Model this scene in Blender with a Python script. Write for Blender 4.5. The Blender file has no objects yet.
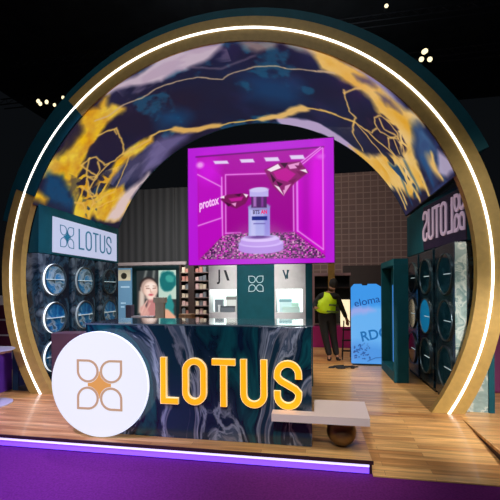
import bpy, bmesh, math, random, json
import numpy as np
from mathutils import Vector, Matrix
random.seed(7)
PI = math.pi
sc = bpy.context.scene
COL = sc.collection
ZC, RI, RO, RLED, DEPTH = 1.7247, 3.109, 3.43, 3.276, 2.372   # arch circle and booth depth

# ------------------------------------------------------------------ helpers
def lin(c):
    c = c / 255.0
    return c / 12.92 if c <= 0.04045 else ((c + 0.055) / 1.055) ** 2.4
def rgb(r, g, b): return (lin(r), lin(g), lin(b), 1.0)
def nplin(a):
    a = np.clip(a / 255.0, 0, 1)
    return np.where(a <= 0.04045, a / 12.92, ((a + 0.055) / 1.055) ** 2.4)

def mat(name, col, rough=0.5, metal=0.0, emit=None, es=0.0, coat=0.0, spec=0.5):
    m = bpy.data.materials.new(name); m.use_nodes = True
    b = m.node_tree.nodes['Principled BSDF']
    b.inputs['Base Color'].default_value = col
    b.inputs['Roughness'].default_value = rough
    b.inputs['Metallic'].default_value = metal
    b.inputs['Specular IOR Level'].default_value = spec
    b.inputs['Coat Weight'].default_value = coat
    b.inputs['Coat Roughness'].default_value = 0.05
    if emit:
        b.inputs['Emission Color'].default_value = emit
        b.inputs['Emission Strength'].default_value = es
    return m
def nodes(m):
    nt = m.node_tree
    return nt, nt.nodes['Principled BSDF'], nt.nodes.new, nt.links.new
def ramp(nt, stops, interp='LINEAR'):
    r = nt.nodes.new('ShaderNodeValToRGB'); r.color_ramp.interpolation = interp
    e = r.color_ramp.elements
    e[0].position, e[0].color = stops[0]; e[1].position, e[1].color = stops[-1]
    for p, c in stops[1:-1]:
        x = e.new(p); x.color = c
    return r
def speckle(m, amount=0.12, scale=30):
    """gentle procedural tone variation over a plain material"""
    nt, b, N, L = nodes(m)
    base = tuple(b.inputs['Base Color'].default_value)
    t = N('ShaderNodeTexCoord'); n = N('ShaderNodeTexNoise'); n.inputs['Scale'].default_value = scale
    n.inputs['Detail'].default_value = 4
    lo = tuple(c * (1 - amount) for c in base[:3]) + (1,); hi = tuple(min(1, c * (1 + amount)) for c in base[:3]) + (1,)
    r = ramp(nt, [(0.3, lo), (0.7, hi)])
    L(t.outputs['Object'], n.inputs['Vector']); L(n.outputs['Fac'], r.inputs['Fac']); L(r.outputs['Color'], b.inputs['Base Color'])
    return m
def marble(name, stops, scale=1.1, warp=1.3, rough=0.12, seed=0.0, coat=0.3, vz=1.0):
    m = mat(name, (0, 0, 0, 1), rough, coat=coat)
    nt, b, N, L = nodes(m)
    t = N('ShaderNodeTexCoord'); mp = N('ShaderNodeMapping'); mp.inputs['Location'].default_value = (seed, seed * 1.7, seed * .6); mp.inputs['Scale'].default_value = (1, 1, vz)
    L(t.outputs['Object'], mp.inputs['Vector'])
    n1 = N('ShaderNodeTexNoise'); n1.inputs['Scale'].default_value = scale; n1.inputs['Detail'].default_value = 3
    L(mp.outputs[0], n1.inputs['Vector'])
    sub = N('ShaderNodeVectorMath'); sub.operation = 'SUBTRACT'; sub.inputs[1].default_value = (.5, .5, .5)
    L(n1.outputs['Color'], sub.inputs[0])
    sc_ = N('ShaderNodeVectorMath'); sc_.operation = 'SCALE'; sc_.inputs['Scale'].default_value = warp
    L(sub.outputs[0], sc_.inputs[0])
    add = N('ShaderNodeVectorMath'); L(mp.outputs[0], add.inputs[0]); L(sc_.outputs[0], add.inputs[1])
    n2 = N('ShaderNodeTexNoise'); n2.inputs['Scale'].default_value = scale * 1.5; n2.inputs['Detail'].default_value = 7
    n2.inputs['Roughness'].default_value = 0.55; n2.inputs['Distortion'].default_value = 1.1
    L(add.outputs[0], n2.inputs['Vector'])
    r = ramp(nt, stops); L(n2.outputs['Fac'], r.inputs['Fac']); L(r.outputs['Color'], b.inputs['Base Color'])
    return m

ORI = {}
def origin(o): return ORI.get(o.name, Vector((0, 0, 0))) if o else Vector((0, 0, 0))
def tag(o, label=None, cat=None, group=None, kind=None):
    if label: o['label'] = label
    if cat: o['category'] = cat
    if group: o['group'] = group
    if kind: o['kind'] = kind
    return o
def thing(name, label, cat, loc=(0, 0, 0), group=None):
    o = bpy.data.objects.new(name, None); COL.objects.link(o); o.location = loc
    o.empty_display_size = 0.1
    ORI[o.name] = Vector(loc)
    return tag(o, label, cat, group)
def finish(name, me, m, parent=None, loc=None, smooth=False):
    """link a mesh whose vertices are in world coordinates"""
    org = origin(parent) if parent else Vector(loc or (0, 0, 0))
    if org.length: me.transform(Matrix.Translation(-org))
    if isinstance(m, (list, tuple)):
        for k in m: me.materials.append(k)
    elif m: me.materials.append(m)
    if smooth:
        me.polygons.foreach_set('use_smooth', [True] * len(me.polygons))
    o = bpy.data.objects.new(name, me); COL.objects.link(o)
    if parent: o.parent = parent
    else: o.location = org
    ORI[o.name] = org
    return o
class MB:
    def __init__(s): s.b = bmesh.new()
    def box(s, x0, x1, y0, y1, z0, z1, bev=0.0):
        r = bmesh.ops.create_cube(s.b, size=1.0)
        for v in r['verts']:
            v.co = Vector(((x0 + x1) / 2 + v.co.x * (x1 - x0), (y0 + y1) / 2 + v.co.y * (y1 - y0), (z0 + z1) / 2 + v.co.z * (z1 - z0)))
        if bev:
            es = list({e for v in r['verts'] for e in v.link_edges})
            bmesh.ops.bevel(s.b, geom=es, offset=bev, segments=2, affect='EDGES', profile=.5)
        return s
    def face(s, pts): s.b.faces.new([s.b.verts.new(p) for p in pts]); return s
    def prism(s, pts, d):
        """extrude closed 3-D outline by vector d"""
        d = Vector(d); a = [s.b.verts.new(p) for p in pts]; c = [s.b.verts.new(Vector(p) + d) for p in pts]
        n = len(pts); s.b.faces.new(a[::-1]); s.b.faces.new(c)
        for i in range(n): s.b.faces.new((a[i], a[(i + 1) % n], c[(i + 1) % n], c[i]))
        return s
    def ribbon(s, pts, w, closed, fr, d0, d1):
        """stroke of width w along 2-D centre line, extruded from depth d0 to d1 in frame fr=(o,e1,e2,n)"""
        o, e1, e2, n = [Vector(k) for k in fr]
        P = [Vector(p) for p in pts]; N_ = len(P); Lf = []; Rt = []
        for i in range(N_):
            a = P[i - 1] if (closed or i > 0) else None
            b = P[(i + 1) % N_] if (closed or i < N_ - 1) else None
            t1 = (P[i] - a).normalized() if a is not None else None
            t2 = (b - P[i]).normalized() if b is not None else None
            if t1 is None: t1 = t2
            if t2 is None: t2 = t1
            n1 = Vector((-t1.y, t1.x)); n2 = Vector((-t2.y, t2.x)); m = (n1 + n2)
            m = m.normalized() if m.length > 1e-6 else n1
            k = 1.0 / max(0.45, m.dot(n1))
            Lf.append(P[i] + m * w / 2 * k); Rt.append(P[i] - m * w / 2 * k)
        def v3(p, d): return s.b.verts.new(o + e1 * p.x + e2 * p.y + n * d)
        lf0 = [v3(p, d0) for p in Lf]; lf1 = [v3(p, d1) for p in Lf]; rt0 = [v3(p, d0) for p in Rt]; rt1 = [v3(p, d1) for p in Rt]
        F = s.b.faces.new
        for i in range(N_ if closed else N_ - 1):
            j = (i + 1) % N_
            F((lf1[i], lf1[j], rt1[j], rt1[i])); F((lf0[i], rt0[i], rt0[j], lf0[j]))
            F((lf0[i], lf0[j], lf1[j], lf1[i])); F((rt0[i], rt1[i], rt1[j], rt0[j]))
        if not closed:
            F((lf0[0], lf1[0], rt1[0], rt0[0])); F((lf0[-1], rt0[-1], rt1[-1], lf1[-1]))
        return s
    def lathe(s, prof, c, ax, seg=48):
        """profile [(radius, height)] revolved round axis ax through c"""
        ax = Vector(ax).normalized(); t = Vector((0, 0, 1)) if abs(ax.z) < .9 else Vector((1, 0, 0))
        u = ax.cross(t).normalized(); w = ax.cross(u); c = Vector(c); rings = []
        for r, h in prof:
            if r < 1e-6: rings.append([s.b.verts.new(c + ax * h)])
            else: rings.append([s.b.verts.new(c + ax * h + (u * math.cos(2 * PI * k / seg) + w * math.sin(2 * PI * k / seg)) * r) for k in range(seg)])
        for a, b in zip(rings, rings[1:]):
            for k in range(seg):
                k2 = (k + 1) % seg
                if len(a) == 1 and len(b) == 1: break
                if len(a) == 1: s.b.faces.new((a[0], b[k2], b[k]))
                elif len(b) == 1: s.b.faces.new((a[k], a[k2], b[0]))
                else: s.b.faces.new((a[k], a[k2], b[k2], b[k]))
        return s
    def tube(s, p0, p1, r0, r1=None, seg=12):
        p0 = Vector(p0); p1 = Vector(p1); r1 = r0 if r1 is None else r1; h = (p1 - p0).length
        return s.lathe([(0, 0), (r0, 0), (r1, h), (0, h)], p0, p1 - p0, seg)
    def arcband(s, r0, r1, y0, y1, a0, a1, seg=120):
        """curved bar of rectangular section between radii r0..r1, depths y0..y1, angles a0..a1 (degrees)"""
        rings = []
        for i in range(seg + 1):
            a = math.radians(a0 + (a1 - a0) * i / seg); c, q = math.cos(a), math.sin(a)
            rings.append([s.b.verts.new((r * c, y, ZC + r * q)) for r, y in ((r0, y0), (r1, y0), (r1, y1), (r0, y1))])
        for a, b in zip(rings, rings[1:]):
            for k in range(4): s.b.faces.new((a[k], b[k], b[(k + 1) % 4], a[(k + 1) % 4]))
        s.b.faces.new(rings[0]); s.b.faces.new(rings[-1][::-1])
        return s
    def build(s, name, m, parent=None, loc=None, smooth=False, bevel=0):
        bmesh.ops.recalc_face_normals(s.b, faces=s.b.faces)
        me = bpy.data.meshes.new(name); s.b.to_mesh(me); s.b.free()
        o = finish(name, me, m, parent, loc, smooth)
        if smooth:
            try: me.set_sharp_from_angle(angle=math.radians(35))
            except Exception: pass
        return o
def copy_tree(o, parent=None, off=(0, 0, 0)):
    c = o.copy(); COL.objects.link(c)
    if parent: c.parent = parent
    else: c.location = Vector(o.location) + Vector(off)
    for ch in list(o.children): copy_tree(ch, c)
    return c
def text_mesh(name, txt, size, fr, m, parent, ext=0.004, bold=0.0, sx=1.0, shear=0.0, loc=None):
    cu = bpy.data.curves.new('lettering', 'FONT'); cu.body = txt; cu.size = size; cu.extrude = ext; cu.offset = bold; cu.shear = shear
    cu.align_x = 'CENTER'; cu.align_y = 'CENTER'; cu.resolution_u = 4
    ob = bpy.data.objects.new('lettering', cu); COL.objects.link(ob)
    dg = bpy.context.evaluated_depsgraph_get(); dg.update()
    me = bpy.data.meshes.new_from_object(ob.evaluated_get(dg)); bpy.data.objects.remove(ob); bpy.data.curves.remove(cu)
    me.name = name; me.materials.clear()
    o, e1, e2, n = [Vector(k) for k in fr]
    for v in me.vertices: v.co = o + e1 * v.co.x * sx + e2 * v.co.y + n * (v.co.z + ext)
    return finish(name, me, m, parent, loc)

# ------------------------------------------------------------------ numpy painting of display pictures
def vnoise(x, y, seed):
    xi = np.floor(x).astype(np.int64); yi = np.floor(y).astype(np.int64); fx = x - xi; fy = y - yi
    fx = fx * fx * (3 - 2 * fx); fy = fy * fy * (3 - 2 * fy)
    def h(a, b):
        n = (a * 374761393 + b * 668265263 + seed * 362437) & 0x7fffffff
        n = ((n ^ (n >> 13)) * 1274126177) & 0x7fffffff
        return ((n ^ (n >> 16)) & 0xffff) / 65535.0
    return (h(xi, yi) * (1 - fx) + h(xi + 1, yi) * fx) * (1 - fy) + (h(xi, yi + 1) * (1 - fx) + h(xi + 1, yi + 1) * fx) * fy
def fbm(x, y, seed, octv=4):
    s = 0; a = .5; t = 0
    for k in range(octv):
        s = s + a * vnoise(x * 2 ** k, y * 2 ** k, seed + k * 17); t += a; a *= .5
    return s / t
class Canvas:
    def __init__(s, U, V, base):
        s.U, s.V = U, V; s.C = np.zeros(U.shape + (3,)) + np.array(base, float); s.wx = 0; s.wy = 0
    def warp(s, amp, freq, seed):
        s.wx = (fbm(s.U * freq, s.V * freq, seed) - .5) * 2 * amp; s.wy = (fbm(s.U * freq, s.V * freq, seed + 50) - .5) * 2 * amp
    def mix(s, a, col):
        a = np.clip(a, 0, 1)[..., None]; s.C = s.C * (1 - a) + np.array(col, float) * a if not isinstance(col, np.ndarray) or col.ndim < 3 else s.C * (1 - a) + col * a
    def segd(s, p, q):
        X, Y = s.U + s.wx, s.V + s.wy; dx, dy = q[0] - p[0], q[1] - p[1]; l2 = dx * dx + dy * dy + 1e-12
        t = np.clip(((X - p[0]) * dx + (Y - p[1]) * dy) / l2, 0, 1)
        return np.hypot(X - p[0] - t * dx, Y - p[1] - t * dy)
    def stroke(s, pts, w, col, soft, alpha=1.0):
        d = None
        for p, q in zip(pts, pts[1:]):
            k = s.segd(p, q); d = k if d is None else np.minimum(d, k)
        s.mix(np.clip((w / 2 - d) / soft + .5, 0, 1) * alpha, col)
    def poly(s, pts, col, soft, alpha=1.0, grow=0.0):
        X, Y = s.U + s.wx, s.V + s.wy; ins = np.zeros(s.U.shape, bool); d = None
        for (x0, y0), (x1, y1) in zip(pts, pts[1:] + pts[:1]):
            k = s.segd((x0, y0), (x1, y1)); d = k if d is None else np.minimum(d, k)
            if abs(y1 - y0) > 1e-12:
                c = ((y0 > Y) != (y1 > Y)) & (X < (x1 - x0) * (Y - y0) / (y1 - y0) + x0); ins ^= c
        sd = np.where(ins, d, -d) + grow
        s.mix(np.clip(sd / soft + .5, 0, 1) * alpha, col)
    def ell(s, cx, cy, rx, ry, col, soft, alpha=1.0):
        X, Y = s.U + s.wx, s.V + s.wy
        d = (1 - np.hypot((X - cx) / rx, (Y - cy) / ry)) * min(rx, ry)
        s.mix(np.clip(d / soft + .5, 0, 1) * alpha, col)
def painted(name, cv, pos, m, parent=None, loc=None, smooth=True):
    """grid mesh whose vertex colours hold a picture; pos gives an (n,m,3) array"""
    n, k = cv.U.shape; co = pos.reshape(-1, 3).astype(np.float32)
    idx = np.arange(n * k).reshape(n, k)
    f = np.stack([idx[:-1, :-1], idx[1:, :-1], idx[1:, 1:], idx[:-1, 1:]], -1).reshape(-1, 4)
    me = bpy.data.meshes.new(name); me.vertices.add(len(co)); me.vertices.foreach_set('co', co.ravel())
    me.loops.add(f.size); me.loops.foreach_set('vertex_index', f.ravel().astype(np.int32))
    me.polygons.add(len(f)); me.polygons.foreach_set('loop_start', (np.arange(len(f)) * 4).astype(np.int32))
    me.update(calc_edges=True); me.validate()
    at = me.color_attributes.new('picture', 'FLOAT_COLOR', 'POINT')
    c4 = np.ones((n * k, 4), np.float32); c4[:, :3] = nplin(cv.C.reshape(-1, 3)); at.data.foreach_set('color', c4.ravel())
    return finish(name, me, m, parent, loc, smooth)
def display_mat(name, strength, rough=0.35):
    m = mat(name, (0.004, 0.004, 0.005, 1), rough)
    nt, b, N, L = nodes(m); a = N('ShaderNodeAttribute'); a.attribute_name = 'picture'
    L(a.outputs['Color'], b.inputs['Emission Color']); b.inputs['Emission Strength'].default_value = strength
    return m

# ------------------------------------------------------------------ materials
M = {}
M['gold'] = speckle(mat('brushed gold paint', rgb(174, 142, 74), 0.55, 0.0, spec=.3), .1, 14)
M['gold_metal'] = mat('polished bronze metal', rgb(126, 100, 64), 0.42, 0.8)
M['teal'] = speckle(mat('deep teal paint', rgb(8, 74, 84), 0.6, spec=.2), .12, 6)
M['dark'] = speckle(mat('near black paint', rgb(14, 18, 24), 0.5), .15, 9)
M['led'] = mat('white light strip', (1, 1, 1, 1), 0.5, emit=(1.0, .96, .86, 1), es=2.6)
M['white'] = speckle(mat('white laminate', rgb(232, 224, 222), 0.35), .03, 20)
M['chrome'] = mat('brushed chrome', rgb(190, 196, 200), 0.2, 0.95)
M['marble'] = marble('dark blue marble', [(0.0, rgb(20, 44, 78)), (0.36, rgb(10, 28, 52)), (0.42, rgb(16, 78, 86)), (0.47, rgb(12, 30, 50)), (0.51, rgb(26, 46, 66)), (0.54, rgb(150, 156, 172)), (0.56, rgb(56, 74, 96)), (0.59, rgb(120, 122, 136)), (0.62, rgb(22, 48, 66)), (1.0, rgb(10, 50, 60))], .75, 2.0, .2, 3.3, vz=.55)
M['tower_marble'] = marble('teal grey marble', [(0.0, rgb(8, 16, 26)), (0.44, rgb(10, 28, 42)), (0.5, rgb(44, 72, 88)), (0.54, rgb(16, 34, 50)), (0.60, rgb(96, 112, 124)), (0.65, rgb(20, 38, 56)), (1.0, rgb(40, 26, 60))], .8, 1.5, .2, 9.1)
M['tower_dark'] = marble('dark teal marble', [(0.0, rgb(6, 12, 20)), (0.44, rgb(10, 26, 36)), (0.5, rgb(34, 62, 72)), (0.56, rgb(12, 28, 38)), (0.62, rgb(52, 68, 78)), (0.7, rgb(12, 24, 34)), (1.0, rgb(36, 20, 50))], 1.0, 1.4, .25, 9.1)
M['pale_marble'] = marble('pale green marble', [(0.0, rgb(70, 104, 104)), (0.45, rgb(140, 164, 158)), (0.52, rgb(190, 200, 192)), (0.6, rgb(110, 140, 138)), (1.0, rgb(50, 90, 96))], 2.2, 1.0, .25, 1.0)
M['disc_marble'] = marble('blue mirror marble', [(0.0, rgb(6, 30, 52)), (0.40, rgb(16, 84, 140)), (0.47, rgb(40, 124, 170)), (0.52, rgb(150, 176, 190)), (0.58, rgb(44, 80, 92)), (0.66, rgb(130, 140, 150)), (1.0, rgb(14, 40, 56))], 1.5, 1.0, .1, 5.0)
M['disc_dark'] = marble('dark mirror marble', [(0.0, rgb(4, 14, 20)), (0.45, rgb(8, 34, 44)), (0.54, rgb(30, 70, 84)), (0.62, rgb(10, 34, 44)), (1.0, rgb(24, 50, 58))], 2.0, 1.3, .1, 6.0)
M['carpet'] = mat('purple exhibition carpet', rgb(106, 36, 112), 0.95, spec=.1)
speckle(M['carpet'], .2, 60)
M['black'] = mat('black fabric', rgb(16, 17, 20), 0.8)
M['screen'] = display_mat('display picture', 1.0)
M['vault'] = display_mat('arch display picture', 0.85, .45)

def wood(name, c1, c2, mortar, scale=1.0):
    m = mat(name, c1, 0.32, coat=.15)
    nt, b, N, L = nodes(m)
    t = N('ShaderNodeTexCoord'); br = N('ShaderNodeTexBrick'); br.inputs['Color1'].default_value = c1; br.inputs['Color2'].default_value = c2
    br.inputs['Mortar'].default_value = mortar; br.inputs['Scale'].default_value = 1.0; br.inputs['Brick Width'].default_value = 1.1 * scale
    br.inputs['Row Height'].default_value = .07 * scale; br.inputs['Mortar Size'].default_value = .0012; br.offset = .37
    L(t.outputs['Object'], br.inputs['Vector'])
    mp = N('ShaderNodeMapping'); mp.inputs['Scale'].default_value = (1.2, 16, 1); L(t.outputs['Object'], mp.inputs['Vector'])
    n = N('ShaderNodeTexNoise'); n.inputs['Scale'].default_value = 1.5; n.inputs['Detail'].default_value = 6; L(mp.outputs[0], n.inputs['Vector'])
    r = ramp(nt, [(0.3, (.62, .6, .58, 1)), (0.7, (1.3, 1.3, 1.3, 1))])
    L(n.outputs['Fac'], r.inputs['Fac'])
    mx = N('ShaderNodeMix'); mx.data_type = 'RGBA'; mx.blend_type = 'MULTIPLY'; mx.inputs['Factor'].default_value = 1.0
    L(br.outputs['Color'], mx.inputs['A']); L(r.outputs['Color'], mx.inputs['B']); L(mx.outputs['Result'], b.inputs['Base Color'])
    return m
M['wood'] = wood('oak plank deck', rgb(232, 184, 116), rgb(188, 132, 74), rgb(110, 74, 42))

# ------------------------------------------------------------------ setting: hall
o = MB().box(-16, 16, -5, 20, -.2, -.13).build('floor', M['carpet']); tag(o, kind='structure')
m = speckle(mat('black hall ceiling', rgb(40, 42, 44), .9), .3, 1)
o = MB().box(-20, 20, -5, 24, 15.4, 15.6).build('ceiling', m); tag(o, kind='structure')
# back partition: grey pleated drape panels on the left, brown gridded panels on the right
m = mat('grey partition cloth', rgb(78, 80, 82), .9)
nt, b, N, L = nodes(m); t = N('ShaderNodeTexCoord'); w = N('ShaderNodeTexWave'); w.inputs['Scale'].default_value = 1.1; w.inputs['Distortion'].default_value = .6
r = ramp(nt, [(0, rgb(66, 68, 70)), (1, rgb(88, 90, 92))]); L(t.outputs['Object'], w.inputs['Vector']); L(w.outputs['Fac'], r.inputs['Fac']); L(r.outputs['Color'], b.inputs['Base Color'])
mb = MB()
for i in range(13): mb.box(-8.2 + i * .62, -8.2 + i * .62 + .61, 8 + .03 * (i % 2), 8.15, -.13, 5.35)
o = mb.build('wall_back', m); tag(o, kind='structure')
m = mat('brown gridded partition', rgb(128, 100, 92), .8)
nt, b, N, L = nodes(m); t = N('ShaderNodeTexCoord'); br = N('ShaderNodeTexBrick'); br.offset = 0; br.inputs['Scale'].default_value = 1
br.inputs['Brick Width'].default_value = .24; br.inputs['Row Height'].default_value = .2; br.inputs['Mortar Size'].default_value = .018
br.inputs['Color1'].default_value = rgb(122, 96, 90); br.inputs['Color2'].default_value = rgb(132, 104, 96); br.inputs['Mortar'].default_value = rgb(158, 132, 120)
mp = N('ShaderNodeMapping'); mp.inputs['Rotation'].default_value = (PI / 2, 0, 0); L(t.outputs['Object'], mp.inputs['Vector']); L(mp.outputs[0], br.inputs['Vector']); L(br.outputs['Color'], b.inputs['Base Color'])
o = MB().box(-.1, 4.35, 8, 8.15, -.13, 5.5).build('wall_back.001', m); tag(o, kind='structure')
o = MB().box(4.35, 4.6, 7.9, 8.15, -.13, 5.5).build('trim_1', mat('tan edge post', rgb(150, 124, 92), .7)); tag(o, kind='structure')

# deck: raised plank floor with a ramp cut into its front right
mb = MB()
mb.box(-4.6, 1.68, -1.4, 4.9, -.03, 0).box(1.68, 2.87, -.2, 4.9, -.03, 0).box(2.87, 4.6, -1.4, 4.9, -.03, 0)
deck = mb.build('deck', M['wood']); tag(deck, kind='structure')
mb = MB(); mb.prism([(1.685, -.2, -.03), (1.685, -.2, -.001), (1.685, -1.42, -.118), (1.685, -1.42, -.128)], (1.18, 0, 0))
o = mb.build('ramp', M['wood'], deck)
m = speckle(mat('dark maroon deck edge', rgb(60, 30, 34), .5), .1, 10)
mb = MB(); mb.box(-4.6, 1.66, -1.37, 4.9, -.129, -.031).box(1.66, 1.683, -1.37, -.2, -.129, -.031).box(2.872, 4.6, -1.37, 4.9, -.129, -.031).box(1.70, 2.86, -.19, 4.9, -.129, -.031)
o = mb.build('fascia', m, deck)
MB().box(-4.6, 1.69, -1.412, -1.401, -.030, .002).build('edge_trim', m, deck)
o = MB().box(-4.6, 1.655, -1.405, -1.371, -.055, -.031).build('edge_light', mat('lavender white strip', (1, 1, 1, 1), .5, emit=rgb(205, 195, 255), es=1.3), deck)
o = MB().box(-4.6, 1.655, -1.392, -1.372, -.118, -.056).build('glow_strip', mat('violet light strip', (.3, .2, .8, 1), .5, emit=rgb(112, 50, 240), es=1.5), deck)
o['label'] = 'violet light strip below the deck edge'

# ------------------------------------------------------------------ arch
arch = thing('display_arch', 'huge round gold and teal arch with a glowing white light line and marble-pattern screen inside', 'arch', (0, 0, 0))
A0 = math.degrees(math.asin(-ZC / RO)) - .0     # where the ring meets the floor
def ring_foot(r): return math.degrees(math.asin(-ZC / r))
def ringseg(name, r0, r1, y0, y1, a0, a1, m, seg=120): return MB().arcband(r0, r1, y0, y1, a0, a1, seg).build(name, m, arch, smooth=True)
aR = ring_foot(RO) + .3; aL = 180 - aR
def ring_face(name, a0, a1, m, seg, r0, r1, y0, y1, foot0=False, foot1=False):
    """ring segment whose ends at the floor are cut level"""
    mb = MB(); rings = []
    for i in range(seg + 1):
        row = []
        for r, y in ((r0, y0), (r1, y0), (r1, y1), (r0, y1)):
            b0 = ring_foot(r) if foot0 else a0
            b1 = 180 - ring_foot(r) if foot1 else a1
            a = math.radians(b0 + (b1 - b0) * i / seg); row.append(mb.b.verts.new((r * math.cos(a), y, ZC + r * math.sin(a))))
        rings.append(row)
    for a, b in zip(rings, rings[1:]):
        for k in range(4): mb.b.faces.new((a[k], b[k], b[(k + 1) % 4], a[(k + 1) % 4]))
    mb.b.faces.new(rings[0]); mb.b.faces.new(rings[-1][::-1])
    return mb.build(name, m, arch, smooth=True)
ring_face('gold_ring', 0, 132, M['gold'], 110, RI, RO, 0, .1, foot0=True)
o = ring_face('teal_ring_segment', 132, 157.5, M['teal'], 40, RI - .002, RO + .002, -.006, .1); o['label'] = 'teal stretch of the ring at upper left'
ring_face('gold_ring', 157.5, 0, M['gold'], 50, RI, RO, 0, .1, foot1=True)
ring_face('light_line', 0, 0, M['led'], 220, RLED - .0125, RLED + .0125, -.012, .0, foot0=True, foot1=True)
o = ring_face('teal_outer_ring', 24.5, 166, M['teal'], 140, RO - .03, 3.615, .1, .32); o['label'] = 'wide teal ring behind the gold one'
ringseg('arch_shell', RI + .005, RI + .16, .1, DEPTH, 21.5, 158.5, M['dark'])
o = ringseg('back_rim', RI - .01, RI + .16, DEPTH, DEPTH + .03, 21.5, 158.5, M['teal'])
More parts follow.
